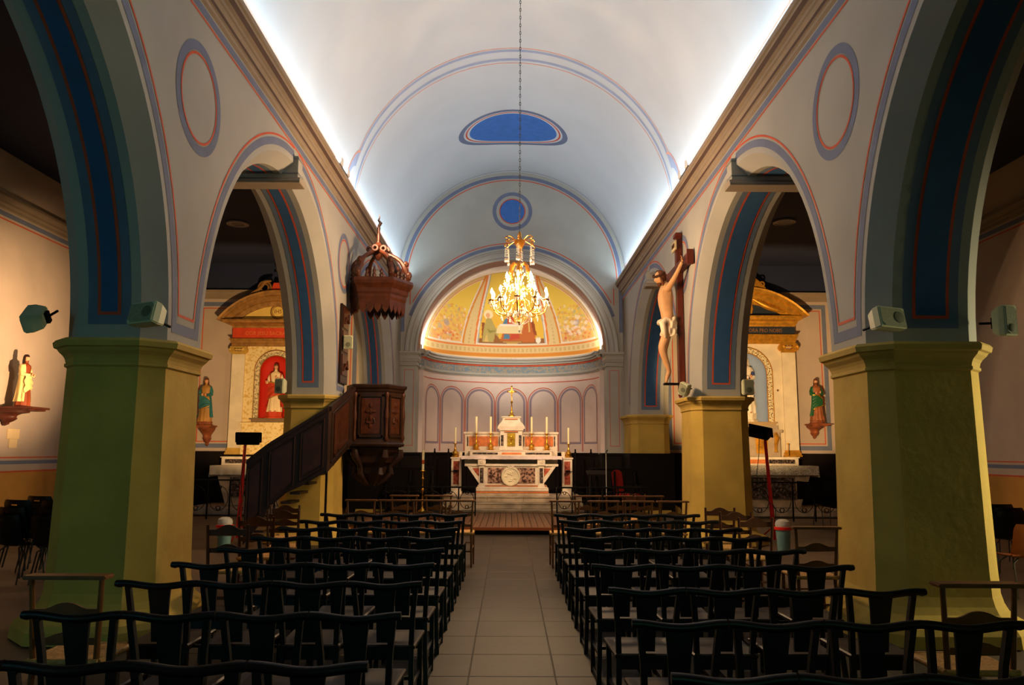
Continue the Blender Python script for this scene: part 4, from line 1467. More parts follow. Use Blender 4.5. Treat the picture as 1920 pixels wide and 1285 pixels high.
# ------------------------------------------------------------------ statues
SKN = mat('painted_flesh', '#d69a72', .55, var=.06, vscale=10)
HAIRB = mat('brown_hair_paint', '#6a3c20', .6, var=.15, vscale=20)
def statue(name, label, cat, loc, rz, H, robe, cloak, hair, veil=None, crown=False, beard=False, child=False, arm=0, base=None, hem=None, group=None):
    t = empty(name, label, cat, loc, rz, group)
    k = H / 1.0
    def robe_fn(scale, a0, a1, prof, ph, nf, amp):
        n = len(prof) - 1
        def fn(u, v):
            f = v * n
            i = min(int(f), n - 1)
            w_ = f - i
            z, rx, ry, cx_, cy_ = [prof[i][m] * (1 - w_) + prof[i + 1][m] * w_ for m in range(5)]
            a = a0 + (a1 - a0) * u
            fold = 1 + amp * (1 - z * 1.05) * sin(nf * a + ph + 3 * z) + amp * .5 * (1 - z) * sin(nf * 1.7 * a + 1.3)
            return (k * (cx_ + rx * scale * fold * cos(a)), k * (cy_ + ry * scale * fold * sin(a)), k * z)
        return fn
    prof = [(0, .150, .125, 0, 0), (.05, .150, .12, 0, 0), (.2, .135, .11, .005, 0), (.4, .115, .095, .012, 0), (.52, .105, .085, .01, .0), (.60, .098, .078, .005, 0),
            (.68, .108, .08, 0, .0), (.76, .118, .08, 0, 0), (.80, .115, .07, 0, 0), (.825, .075, .05, 0, 0), (.845, .034, .034, 0, -.005), (.88, .03, .03, 0, -.01)]
    q = MB([robe])
    q.grid(robe_fn(1, 0, 2 * pi, prof, 0, 9, .085), 48, 36, True)
    q.add([(k * .15 * cos(a), k * .125 * sin(a), 0) for a in [2 * pi * i / 24 for i in range(24)]], [tuple(range(24))])
    q.build('robe', parent=t, smooth=True, auto=80)
    q = MB([cloak])
    cp = [(.10 if z < .1 else z, rx * 1.12, ry * 1.16, cx_, cy_) for z, rx, ry, cx_, cy_ in prof[1:9]] + [(.815, .10, .068, 0, 0)]
    q.grid(robe_fn(1.0, radians(-35), radians(225), cp, 1, 8, .10), 44, 28)
    # fold of the mantle thrown across the front
    q.grid(lambda u, v: (k * (-.125 + .25 * u), k * (-.088 - .035 * sin(pi * u) - .012 * sin(v * 14 + u * 5)), k * (.60 - .10 * u + .04 * sin(pi * u) - .34 * v * (1 - .45 * u))), 18, 14)
    if hem:
        q.m(hem)
        q.tube([(k * (-.125 + .25 * u), k * (-.094 - .035 * sin(pi * u)), k * (.60 - .10 * u + .04 * sin(pi * u))) for u in [i / 14 for i in range(15)]], k * .011, 6)
        q.tube([(k * (-.12 + .25 * u), k * (-.10 - .035 * sin(pi * u)), k * (.26 + .10 * u)) for u in [i / 14 for i in range(15)]], k * .009, 6)
    q.build('cloak', parent=t, smooth=True, auto=80)
    # head with face
    hz = .935
    q = MB([SKN]); q.smooth = True
    def hf(u, v):
        a, e = 2 * pi * u, pi * (v - .5)
        r = 1
        fr_ = max(0, -sin(a)) * cos(e)
        x, y, z = .042 * cos(e) * cos(a), .05 * cos(e) * sin(a), .062 * sin(e)
        if z < -.02:
            x *= 1 + (z + .02) * 5
        nose = math.exp(-((x / .008) ** 2)) * math.exp(-(((z + .004) / .016) ** 2)) * fr_
        eye = (math.exp(-(((x - .017) / .009) ** 2)) + math.exp(-(((x + .017) / .009) ** 2))) * math.exp(-(((z - .008) / .008) ** 2)) * fr_
        y -= .016 * nose - .007 * eye
        return (k * x, k * (y - .012), k * (hz + z))
    q.grid(hf, 32, 24, True)
    q.tube([(0, k * .0, k * .82), (0, k * -.005, k * .90)], k * .028, 10)
    head = q.build('head', parent=t, smooth=True)
    q = MB([veil or hair]); q.smooth = True
    def hair_f(u, v):
        a = radians(-20) + radians(220) * u
        e = pi / 2 - v * pi * .78
        g = 1.0 if e > 0 else 1.0 + .35 * (-e)
        return (k * .051 * g * cos(e * .8) * cos(a), k * (.058 * g * cos(e * .8) * sin(a) + .0), k * (hz + .072 * sin(e) - (.05 if e < -.6 else 0) - .02 * v))
    q.grid(hair_f, 24, 14)
    q.grid(lambda u, v: (k * .050 * cos(2 * pi * u) * cos(v * 1.3), k * (-.006 + .056 * sin(2 * pi * u) * cos(v * 1.3)), k * (hz + .022 + .052 * sin(v * 1.57))), 20, 6, True)
    if veil:
        q.grid(lambda u, v: (k * (.06 + .07 * v) * cos(radians(-25) + radians(230) * u), k * (.06 + .045 * v) * sin(radians(-25) + radians(230) * u), k * (hz + .02 - .40 * v)), 24, 8)
    q.build('veil' if veil else 'hair', parent=t, smooth=True, auto=80)
    if beard:
        q = MB([hair]); q.smooth = True
        q.ball((0, k * -.035, k * (hz - .05)), (k * .03, k * .028, k * .04), 12, 8)
        q.build('beard', parent=t, smooth=True)
    if crown:
        q = MB([GLD])
        n = 16
        q.loft([[(k * r * cos(2 * pi * i / n), k * (r * sin(2 * pi * i / n) - .004), k * (z + (.012 if (i % 2 and z > .98) else 0))) for i in range(n)] for z, r in ((.965, .046), (.98, .048), (1.015, .056))], caps=False)
        q.build('crown', parent=t)
    # arms and hands
    arms = {0: ((-.05, -.12, .64), (.05, -.13, .66)), 1: ((-.16, -.11, .60), (.04, -.13, .70)), 2: ((-.03, -.15, .60), (.05, -.15, .60)), 3: ((.06, -.14, .62), (-.04, -.13, .55))}[arm]
    for s, hp in zip((-1, 1), arms):
        sh = Vector((s * .105, 0, .775))
        el = Vector((s * .135, -.03, .62))
        hd = Vector(hp)
        q = MB([cloak if arm != 1 else robe]); q.smooth = True
        q.tube([k * sh, k * (sh * .5 + el * .5 + Vector((s * .012, 0, 0))), k * el, k * (el * .5 + hd * .5), k * (el * .15 + hd * .85)], [k * .03, k * .036, k * .036, k * .034, k * .03], 10)
        q.build('sleeve', parent=t, smooth=True)
        q = MB([SKN]); q.smooth = True
        q.ball(tuple(k * hd), (k * .018, k * .014, k * .02), 8, 6)
        for f in range(4):
            q.tube([k * (hd + Vector((-.010 + f * .007, -.006, .01))), k * (hd + Vector((-.012 + f * .008, -.016, .026))), k * (hd + Vector((-.013 + f * .0085, -.012, .040)))], [k * .0045, k * .004, k * .003], 5)
        q.tube([k * (hd + Vector((s * -.012, -.006, 0))), k * (hd + Vector((s * -.024, -.014, .016)))], [k * .005, k * .004], 5)
        q.build('hand', parent=t, smooth=True)
    if child:
        q = MB([robe]); q.smooth = True
        q.lathe([(k * .045, 0), (k * .05, k * .05), (k * .035, k * .12), (k * .015, k * .14)], 14, (k * -.06, k * -.12, k * .62))
        c = q.build('child_robe', parent=t, smooth=True)
        q = MB([SKN]); q.ball((k * -.06, k * -.125, k * .785), k * .032, 12, 10); q.build('child_head', parent=t, smooth=True)
    for s in (-1, 1):
        q = MB([SKN]); q.smooth = True
        q.ball((k * s * .045, k * -.125, k * .013), (k * .02, k * .045, k * .014), 10, 6)
        q.build('foot', parent=t, smooth=True)
    if base:
        bh, bm_ = base
        q = MB([bm_]); q.smooth = False
        q.lathe([(k * .19, -bh), (k * .20, -bh * .8), (k * .17, -bh * .7), (k * .175, -bh * .2), (k * .185, 0)], 8, ph=pi / 8, sy=.8)
        q.build('plinth', parent=t, bevel=.006)
    return t

IVO = mat('ivory_robe_paint', '#efe4cf', .5, var=.06, vscale=7)
IVB = mat('ivory_mantle_blue_lined', '#e2d8c8', .5, var=0, vscale=5, col2='#3a4478', mix=(.56, .6))
statue('virgin_statue', 'crowned white statue of a woman holding a child in the blue niche', 'statue', (6.6, 22.22, 2.68), 0, 1.62, IVO, IVB, HAIRB, veil=IVO, crown=True, child=True, arm=3, base=(.24, mat('white_cloud_plinth', '#e6d8bc', .6, var=.1, vscale=12)), hem=GIL)
statue('sacred_heart_statue', 'statue in white tunic and red cloak standing in the red niche', 'statue', (-6.65, 22.22, 2.66), 0, 1.36, mat('cream_tunic', '#e9cfa0', .6, var=.08), mat('red_cloak_paint', '#b93a1c', .5, var=.2, vscale=8), HAIRB, arm=1, base=(.18, REDP), hem=GIL)
BRK = mat('carved_bracket_wood', '#8a4a2a', .5, var=.3, vscale=8, bump=.2)
def bracket(lab, loc, rz, w_, h_, m):
    q = MB([m]); 
    q.box(-w_, w_, -w_ * 1.1, w_ * .9, -.04, 0)
    q.box(-w_ * .85, w_ * .85, -w_ * .95, w_ * .9, -.07, -.04)
    t = empty('wall_bracket', lab, 'bracket', loc, rz)
    q.build('shelf', parent=t, bevel=.008)
    q = MB([m]); q.smooth = True
    rings = []
    for z, r in ((-.07, .78), (-.1, .8), (-h_ * .35, .55), (-h_ * .45, .40), (-h_ * .55, .38), (-h_ * .62, .42), (-h_ * .75, .30), (-h_ * .85, .16), (-h_ * .9, .18), (-h_, .03)):
        rings.append([(w_ * r * cos(pi * i / 12) * 1, w_ * .88 - w_ * 1.7 * r * sin(pi * i / 12), z) for i in range(13)])
    q.loft(rings)
    q.build('carved_console', parent=t, smooth=True, auto=50)
    return t
bracket('carved brown wall bracket under the green-cloaked saint', (8.58, 22.24, 2.40), 0, .27, .42, BRK)
statue('saint_statue', 'bearded saint statue in a green and gold cloak on a wall bracket', 'statue', (8.58, 22.20, 2.50), 0, 1.16, mat('brown_tunic', '#9a5a34', .55, var=.2, vscale=8), mat('green_cloak_paint', '#1d5a36', .45, var=.25, vscale=9), HAIRB, beard=True, arm=0, base=(.10, BRK), hem=GLD)
bracket('carved bracket beside the red niche altarpiece', (-8.58, 22.24, 2.28), 0, .27, .58, BRK)
statue('saint_statue', 'saint statue in a blue-green cloak on the bracket beside the cream altarpiece', 'statue', (-8.58, 22.20, 2.38), 0, 1.22, mat('gold_brown_tunic', '#a87a3a', .55, var=.2), mat('teal_cloak_paint', '#2c6a6c', .45, var=.2), HAIRB, arm=2, base=(.10, BRK), hem=GIL)
DKBR = mat('dark_carved_bracket', '#4a2216', .5, var=.3, vscale=8, bump=.2)
bracket('dark carved wooden bracket on the outer aisle wall', (-8.98, 14.47, 2.36), pi / 2, .32, .34, DKBR)
statue('monk_statue', 'statue in brown habit and cream mantle on the spotlit aisle wall', 'statue', (-8.96, 14.47, 2.36), pi / 2, .96, mat('brown_habit', '#8a3c1c', .55, var=.15), mat('cream_mantle', '#e6cd8a', .5, var=.08), mat('black_hair_paint', '#2a1410', .6), arm=2)
q = MB([mat('yellowed_paper', '#d9bf94', .8, var=.05)])
q.box(-9.296, -9.28, 14.63, 14.99, 1.79, 1.97)
q.box(-9.296, -9.275, 14.70, 14.93, 1.62, 1.785)
tag(q.build('paper_notice'), 'two yellowed paper notices pinned below the bracket', 'notice')

# ------------------------------------------------------------------ crucifix on the pier
XW = MB
CRW = mat('crucifix_wood', '#5a2210', .45, var=.3, vscale=6, bump=.2, stretch=(1, 1, .2))
cxn = empty('wall_crucifix', 'large wooden cross with a life-size carved figure, fixed above the ochre pier', 'crucifix', (3.14, 14.62, 2.66))
q = MB([CRW])
q.box(-.06, .05, -.085, .085, 0, 3.02)
q.build('upright', parent=cxn, bevel=.008)
q = MB([CRW])
q.box(-.075, .035, -1.02, 1.02, 2.28, 2.45)
for s in (-1, 1):
    q.box(-.08, .04, s * 1.02 - .03, s * 1.02 + .03, 2.23, 2.50)
q.build('crossbar', parent=cxn, bevel=.008)
q = MB([CRW]); q.box(-.08, .05, -.12, .12, 2.98, 3.06); q.build('top_cap', parent=cxn, bevel=.01)
q = MB([mat('title_board_paint', '#c9b48a', .7, var=.1)]); q.box(-.10, -.07, -.17, .17, 2.72, 2.90)
tbd = q.build('title_board', parent=cxn, bevel=.004)
text_obj('INRI', .12, (-.105, 0, 2.81), mat('title_letters', '#4a2a18', .7), tbd, rot=(pi / 2, 0, -pi / 2))
BODYM = mat('ivory_flesh_paint', '#cf9d6c', .5, var=.10, vscale=5)
J = [(-.22, 0, 1.32), (-.25, 0, 1.52), (-.28, 0, 1.80), (-.26, 0, 2.02), (-.30, -.01, 2.12),
     (-.24, -.19, 1.98), (-.17, -.46, 2.14), (-.11, -.78, 2.33), (-.24, .19, 1.98), (-.17, .46, 2.14), (-.11, .78, 2.33),
     (-.22, -.11, 1.24), (-.40, -.15, .85), (-.24, -.04, .42), (-.22, .11, 1.24), (-.32, .10, .80), (-.22, .03, .42),
     (-.28, -.04, .33), (-.30, -.045, .20), (-.26, .03, .33), (-.29, .04, .22)]
E_ = [(0, 1), (1, 2), (2, 3), (3, 4), (3, 5), (5, 6), (6, 7), (3, 8), (8, 9), (9, 10), (0, 11), (11, 12), (12, 13), (0, 14), (14, 15), (15, 16), (13, 17), (17, 18), (16, 19), (19, 20)]
RR = [(.12, .15), (.09, .125), (.115, .165), (.07, .12), (.05, .05), (.062, .062), (.045, .045), (.03, .03), (.062, .062), (.045, .045), (.03, .03),
      (.10, .10), (.078, .072), (.044, .044), (.10, .10), (.078, .072), (.044, .044), (.040, .036), (.022, .038), (.040, .036), (.022, .038)]
def skin(name, J, E, RR, M, parent, root=0, sub=2):
    me = D.meshes.new(name)
    me.from_pydata(J, E, [])
    o = D.objects.new(name, me)
    COL.objects.link(o)
    o.modifiers.new('skin', 'SKIN').use_smooth_shade = True
    for i, r in enumerate(RR):
        v = me.skin_vertices[0].data[i]
        v.radius = r
        v.use_root = (i == root)
    s = o.modifiers.new('sub', 'SUBSURF')
    s.levels = s.render_levels = sub
    me.materials.append(M)
    o.parent = parent
    return o
skin('body', J, E_, RR, BODYM, cxn)
for sg in (-1, 1):
    q = MB([BODYM]); q.smooth = True
    q.ball((-.115, sg * .82, 2.355), (.02, .05, .032), 10, 8)
    for f in range(4):
        b0_ = Vector((-.12, sg * .86, 2.335 + f * .014))
        q.tube([b0_, b0_ + Vector((-.015, sg * .03, .008)), b0_ + Vector((-.04, sg * .035, .0 - .004 * f))], [.009, .008, .006], 6)
    q.tube([(-.12, sg * .80, 2.37), (-.135, sg * .83, 2.41), (-.15, sg * .85, 2.42)], [.011, .009, .007], 6)
    q.build('hand', parent=cxn, smooth=True)
# head bowed towards the nave
q = MB([BODYM]); q.smooth = True
def hf(u, v):
    a, e = 2 * pi * u, pi * (v - .5)
    x, y, z = .098 * cos(e) * cos(a), .082 * cos(e) * sin(a), .13 * sin(e)
    f_ = max(0, -cos(a)) * cos(e)
    if z < -.03:
        y *= 1 + (z + .03) * 2.6
    x -= .035 * math.exp(-((y / .016) ** 2) - ((z + .01) / .035) ** 2) * f_
    for s in (-1, 1):
        x += .016 * math.exp(-(((y - s * .034) / .018) ** 2) - ((z - .018) / .016) ** 2) * f_
    x -= .010 * math.exp(-((y / .03) ** 2) - ((z + .06) / .010) ** 2) * f_
    return (x, y, z)
q.grid(hf, 40, 30, True)
hd = q.build('head', parent=cxn, smooth=True)
q = MB([HAIRB]); q.smooth = True
q.grid(lambda u, v:
       ((.014 + .112 * cos(pi / 2 - v * 2.3) * cos(radians(-118) + radians(236) * u), .10 * cos(pi / 2 - v * 2.3) * sin(radians(-118) + radians(236) * u), .02 + .13 * sin(pi / 2 - v * 2.3) - .05 * max(0, v - .6))), 28, 16)
q.ball((-.055, 0, -.095), (.045, .05, .055), 12, 8)
for s in (-1, 1):
    q.tube([(-.02, s * .085, .02), (-.02, s * .10, -.08), (-.04, s * .09, -.17)], [.02, .03, .012], 8)
q.build('hair', parent=hd, smooth=True, auto=80)
q = MB([mat('thorn_crown_brown', '#4a2a14', .6, var=.3)])
for m_ in range(3):
    q.tube([(.0 + (.118) * cos(t) , .105 * sin(t), .065 + .014 * sin(5 * t + m_ * 2)) for t in [2 * pi * i / 28 for i in range(29)]], .013, 6)
q.build('crown_of_thorns', parent=hd, smooth=True)
hd.location = (-.37, -.02, 2.20)
hd.rotation_euler = (.25, -.45, .15)
q = MB([mat('loincloth_ivory', '#e4cfae', .6, var=.08, vscale=9, bump=.2)]); q.smooth = True
def lc(u, v):
    a = 2 * pi * u
    z = 1.44 - .33 * v
    r = 1 + .09 * sin(6 * a + 9 * v) + .06 * sin(11 * a - 6 * v) + .10 * v
    return (-.22 + .135 * r * cos(a), .185 * r * sin(a), z + .04 * sin(a + .6) + .02 * sin(5 * a))
q.grid(lc, 60, 14, True)
q.tube([(-.30, -.14, 1.38), (-.38, -.20, 1.30), (-.36, -.22, 1.16), (-.33, -.23, 1.02)], [.05, .06, .05, .02], 10)
q.tube([(-.33, .05, 1.40), (-.39, -.02, 1.34), (-.37, -.12, 1.36)], [.04, .06, .04], 10)
q.build('loincloth', parent=cxn, smooth=True, auto=80)
q = MB([IRN]); q.box(-.34, -.05, -.06, .06, .17, .21); q.build('foot_rest', parent=cxn, bevel=.005)
q = MB([CRW]); q.tube([(-.05, .0, 0), (-.02, 0, -.06)], .03, 8); q.build('lower_fixing', parent=cxn)

# ------------------------------------------------------------------ pulpit
WAL = mat('walnut_panelling', '#2a180d', .42, var=.3, vscale=5, bump=.2, bscale=40, stretch=(1, 1, .2))
WALD = mat('shaded_oak_panelling', '#2b1710', .5, var=.25, vscale=5, bump=.2, stretch=(1, 1, .2))
CARV = mat('carved_chestnut', '#43200f', .38, var=.3, vscale=9, bump=.15)
PC = (-2.66, 15.16)
HEX = [(-2.93, 14.70), (-2.34, 14.70), (-2.10, 15.15), (-2.34, 15.60), (-2.93, 15.60), (-3.17, 15.15)]
def hexr(d, z):
    out = []
    for x, y in HEX:
        v = Vector((x - PC[0], y - PC[1]))
        v = v * (1 + d / v.length)
        out.append((max(PC[0] + v.x, -3.19), PC[1] + v.y, z))
    return out
pul = empty('pulpit', 'carved hexagonal wooden pulpit raised beside the pier', 'pulpit', (0, 0, 0))
q = MB([WAL])
q.loft([hexr(d, z) for z, d in ((1.66, -.04), (1.68, .03), (1.72, .045), (1.75, .02), (1.80, .0), (2.68, .0), (2.70, .02), (2.74, .03), (2.76, .06), (2.81, .075), (2.83, .06), (2.83, -.05), (2.2, -.05)) ])
q.build('parapet', parent=pul, bevel=.004)
for i in range(6):
    if i == 4:
        continue
    a, b = Vector(HEX[i]), Vector(HEX[(i + 1) % 6])
    m = (a + b) / 2
    L_ = (b - a).length
    ang = atan2(b.y - a.y, b.x - a.x)
    q = MB([WAL])
    w2 = L_ / 2 - .06
    for x0, x1, z0, z1 in ((-w2, -w2 + .04, 1.84, 2.64), (w2 - .04, w2, 1.84, 2.64), (-w2, w2, 1.84, 1.89), (-w2, w2, 2.59, 2.64)):
        q.box(x0, x1, -.028, 0, z0, z1)
    o = q.build('panel_frame', parent=pul, bevel=.008)
    o.location = (m.x, m.y, 0)
    o.rotation_euler = (0, 0, ang)
    q = MB([CARV])
    q.smooth = True
    q.box(-w2 + .06, w2 - .06, -.012, 0, 1.91, 2.57)
    for z in (2.05, 2.2, 2.32, 2.44):
        q.ball((0, -.015, z), (.035, .02, .05), 8, 6)
    for s in (-1, 1):
        q.ball((s * .06, -.015, 2.32), (.045, .02, .03), 8, 6)
        q.tube([(0, -.02, 2.1), (s * .08, -.02, 2.12), (s * .06, -.02, 2.2)], .014, 6)
    c = q.build('carved_panel', parent=o, smooth=True, auto=30)
    # corner colonnette
for i in (1, 2, 0):
    x, y = HEX[i]
    q = MB([CARV]); q.smooth = True
    q.lathe([(.03, 1.78), (.045, 1.84), (.03, 1.90), (.035, 2.1), (.045, 2.25), (.03, 2.4), (.028, 2.58), (.045, 2.64), (.03, 2.68)], 10, (x, y, 0))
    q.build('corner_colonnette', parent=pul, smooth=True)
q = MB([WALD])
q.smooth = False
q.loft([hexr(d, z) for z, d in ((1.66, -.06), (1.58, -.08), (1.5, -.16), (1.38, -.18), (1.3, -.28), (1.18, -.30), (1.05, -.40), (.98, -.46), (.95, -.50))])
q.build('corbel', parent=pul, bevel=.006)
for i in (0, 1, 2, 5):
    x, y = HEX[i]
    v = Vector((x - PC[0], y - PC[1]))
    q = MB([WALD]); q.smooth = True
    pts = [(PC[0] + v.x * k, PC[1] + v.y * k, z) for k, z in ((.95, 1.62), (.93, 1.5), (.78, 1.40), (.62, 1.30), (.64, 1.18), (.45, 1.06), (.2, .96))]
    q.tube(pts, [.05, .075, .06, .04, .06, .05, .03], 8)
    q.build('scroll_bracket', parent=pul, smooth=True)

# stair
st = empty('pulpit_stair', 'dark panelled wooden stair climbing to the pulpit', 'stair', (0, 0, 0))
YL = 13.25
q = MB([WALD])
top = [(-4.42, 1.38), (-4.32, 1.47), (-4.05, 1.68), (-3.085, 2.28)]
bot = [(-3.085, 1.26), (-3.45, 1.04), (-3.75, .90), (-4.0, .68), (-4.2, .34), (-4.42, .06)]
q.prism(top + bot, YL, YL + .05, 'y')
q.build('stringer_panel', parent=st, bevel=.006)
def rail_line(q, pts, r=.04):
    for a, b in zip(pts, pts[1:]):
        a, b = Vector(a), Vector(b)
        d = (b - a)
        n = Vector((0, 0, 1))
        s = d.cross(n).normalized() * .045
        u = n * r
        q.loft([[p - s - u, p + s - u, p + s + u * .6, p - s + u * .6] for p in (a, b)])
q = MB([WALD])
rail_line(q, [(x, YL + .02, z + .02) for x, z in top] + [(-2.94, 14.58, 2.74)], .045)
q.build('handrail', parent=st, bevel=.01)
for x0, x1 in ((-4.40, -4.14), (-4.05, -3.62), (-3.54, -3.14)):
    def zt(x):
        return 1.68 + (x + 4.05) * (2.28 - 1.68) / .965 if x > -4.05 else 1.47 + (x + 4.32) * (.21 / .27) if x > -4.32 else 1.30 + (x + 4.5) * .944
    def zb_(x):
        return 1.26 + (x + 3.085) * .603 if x > -3.75 else .90 + (x + 3.75) * 1.1 if x > -4.05 else .57 + (x + 4.05) * 1.05
    for nm, ins, dy, dd in (('panel_frame', .03, .0, .022), ('raised_panel', .09, .0, .014)):
        q = MB([WALD if nm == 'panel_frame' else mat('stair_panel_oak', '#3a1c12', .45, var=.25, vscale=5, bump=.15)])
        a, b = x0 + ins * .5, x1 - ins * .5
        P4 = [(a, zb_(a) + .07 + ins), (b, zb_(b) + .07 + ins), (b, zt(b) - .08 - ins), (a, zt(a) - .08 - ins)]
        if nm == 'panel_frame':
            for k in range(4):
                p, r = P4[k], P4[(k + 1) % 4]
                q.tube([(p[0], YL - .004, p[1]), (r[0], YL - .004, r[1])], .014, 6)
        else:
            q.prism(P4, YL - dd, YL, 'y')
        q.build(nm, parent=st, bevel=.0 if nm == 'panel_frame' else .006)
# upper flight parapet (turned towards the nave)
A, B = Vector((-3.085, YL)), Vector((-2.94, 14.60))
def up_pt(k, z, d=0):
    p = A.lerp(B, k)
    n = Vector((B.y - A.y, -(B.x - A.x))).normalized()
    return (p.x + n.x * d, p.y + n.y * d, z)
q = MB([WAL])
zt0, zt1, zb0, zb1 = 2.28, 2.78, 1.22, 1.72
q.loft([[up_pt(0, zb0, .0), up_pt(1, zb1, 0), up_pt(1, zt1, 0), up_pt(0, zt0, 0)], [up_pt(0, zb0, -.05), up_pt(1, zb1, -.05), up_pt(1, zt1, -.05), up_pt(0, zt0, -.05)]])
q.build('upper_parapet', parent=st, bevel=.005)
for nm, ia, ib, M in (('panel_frame', .13, .17, None), ('raised_panel', .22, .24, CARV)):
    q = MB([M or WAL])
    P4 = [(ia, zb0 + .5 * ia + ib * .7), (1 - ia, zb0 + .5 * (1 - ia) + ib * .7), (1 - ia, zt0 + .5 * (1 - ia) - ib * .75), (ia, zt0 + .5 * ia - ib * .75)]
    if M is None:
        for k in range(4):
            p, r = P4[k], P4[(k + 1) % 4]
            q.tube([up_pt(p[0], p[1], .006), up_pt(r[0], r[1], .006)], .018, 6)
        q.build(nm, parent=st)
    else:
        q.loft([[up_pt(*p, .0) for p in P4], [up_pt(*p, .014) for p in P4]])
        q.build(nm, parent=st, bevel=.005)
for k in range(9):
    q = MB([WALD]); x = -4.42 + k * .145
    q.box(x, x + .17, YL + .05, 13.84, .10 + k * .155, .14 + k * .155)
    q.build('tread', parent=st)
for k in range(6):
    q = MB([WALD]); y = 13.5 + k * .2
    q.box(-3.14, -3.02 + .012 * k, YL + .3 + k * .19, YL + .52 + k * .19, 1.5 + k * .08, 1.54 + k * .08)
    q.build('tread', parent=st)
q = MB([IRN]); q.lathe([(.028, 0), (.02, .03), (.02, 1.25)], 8, (-3.1, 13.32, 0)); q.build('support_post', parent=st)

# back board and sounding board
q = MB([WAL]); q.box(-3.195, -3.15, 14.36, 14.98, 2.83, 4.30); bb_ = MB
bk = empty('pulpit_backboard', 'tall carved reddish wooden backboard joining pulpit and canopy', 'backboard', (0, 0, 0))
q.build('board', parent=bk, bevel=.006)
for z in (2.98, 3.42, 3.86):
    q = MB([CARV]); q.smooth = True
    q.box(-3.15, -3.135, 14.43, 14.91, z, z + .38)
    q.tube([(-3.13, 14.5, z + .08), (-3.12, 14.62, z + .2), (-3.12, 14.8, z + .14), (-3.13, 14.86, z + .3)], [.015, .03, .03, .015], 6)
    q.build('carved_panel', parent=bk, smooth=True, auto=30)
cn = empty('pulpit_canopy', 'carved chestnut sounding board with scrolled ribs and spire above the pulpit', 'canopy', (0, 0, 0))
q = MB([CARV])
q.loft([hexr(d, z) for z, d in ((4.36, -.10), (4.36, .00), (4.44, .0), (4.50, .02), (4.56, .02), (4.58, .05), (4.66, .06), (4.70, .09), (4.74, .13), (4.80, .15), (4.86, .14), (4.86, -.1))])
q.build('tester', parent=cn, bevel=.006)
q = MB([CARV])
for i in range(6):
    if i == 4: continue
    a, b = Vector(hexr(.0, 0)[i][:2]), Vector(hexr(.0, 0)[(i + 1) % 6][:2])
    nL = 4
    for k in range(nL):
        p0, p1, pm = a.lerp(b, k / nL), a.lerp(b, (k + 1) / nL), a.lerp(b, (k + .5) / nL)
        c_ = (Vector(PC) - pm).normalized() * .025
        tri = [(p0.x, p0.y, 4.37), (p1.x, p1.y, 4.37), (p1.x * .8 + pm.x * .2, p1.y * .8 + pm.y * .2, 4.28), (pm.x, pm.y, 4.19), (p0.x * .8 + pm.x * .2, p0.y * .8 + pm.y * .2, 4.28)]
        q.loft([tri, [(x + c_.x, y + c_.y, z) for x, y, z in tri]])
f = q.build('scalloped_fringe', parent=cn)
f['kind'] = 'stuff'
for i in range(6):
    x, y = HEX[i]
    v = Vector((x - PC[0], y - PC[1]))
    q = MB([CARV]); q.smooth = True
    pr_ = [(1.02, 4.86, .05), (1.08, 4.93, .085), (1.04, 5.02, .07), (.98, 5.10, .095), (.90, 5.20, .075), (.80, 5.28, .06), (.62, 5.36, .055), (.42, 5.41, .05), (.24, 5.46, .05), (.1, 5.5, .06)]
    q.tube([(max(PC[0] + v.x * k, -3.12), PC[1] + v.y * k, z) for k, z, r in pr_], [r * .72 for k, z, r in pr_], 8)
    q.ball((max(PC[0] + v.x * .98, -3.1), PC[1] + v.y * .98, 5.22), (.06, .06, .07), 8, 6)
    q.ball((max(PC[0] + v.x * 1.1, -3.1), PC[1] + v.y * 1.1, 5.0), (.06, .06, .08), 8, 6)
    q.build('scrolled_rib', parent=cn, smooth=True)
    a, b = Vector(hexr(.08, 0)[i][:2]), Vector(hexr(.08, 0)[(i + 1) % 6][:2])
    for k in (.3, .5, .7):
        m = a.lerp(b, k)
        q = MB([CARV]); q.smooth = True
        q.lathe([(.03, 4.86), (.045, 4.9), (.02, 4.94), (.035, 4.98), (.01, 5.02 + (.04 if k == .5 else 0)), (.0, 5.04 + (.04 if k == .5 else 0))], 8, (max(m.x, -3.14), m.y, 0))
        q.build('small_finial', parent=cn, smooth=True)
q = MB([CARV]); q.smooth = True
q.lathe([(.02, 5.30), (.09, 5.38), (.12, 5.46), (.14, 5.50), (.10, 5.54), (.13, 5.58), (.07, 5.62), (.05, 5.66)], 14, (*PC, 0))
for k in range(6):
    a = 2 * pi * k / 6 + .3
    q.torus((PC[0] + .16 * cos(a), PC[1] + .16 * sin(a), 5.52), .05, .03, 'y', 12, 6)
q.build('crown_boss', parent=cn, smooth=True)
q = MB([CARV]); q.smooth = True
q.lathe([(.05, 5.62), (.03, 5.70), (.038, 5.8), (.022, 5.86), (.035, 5.95), (.02, 6.02)], 10, (*PC, 0))
q.tube([(PC[0], PC[1], 6.0), (PC[0] + .035, PC[1], 6.06), (PC[0] - .01, PC[1], 6.12), (PC[0] + .01, PC[1], 6.18), (PC[0], PC[1], 6.24)], [.03, .035, .02, .012, .004], 8)
q.build('spire', parent=cn, smooth=True)

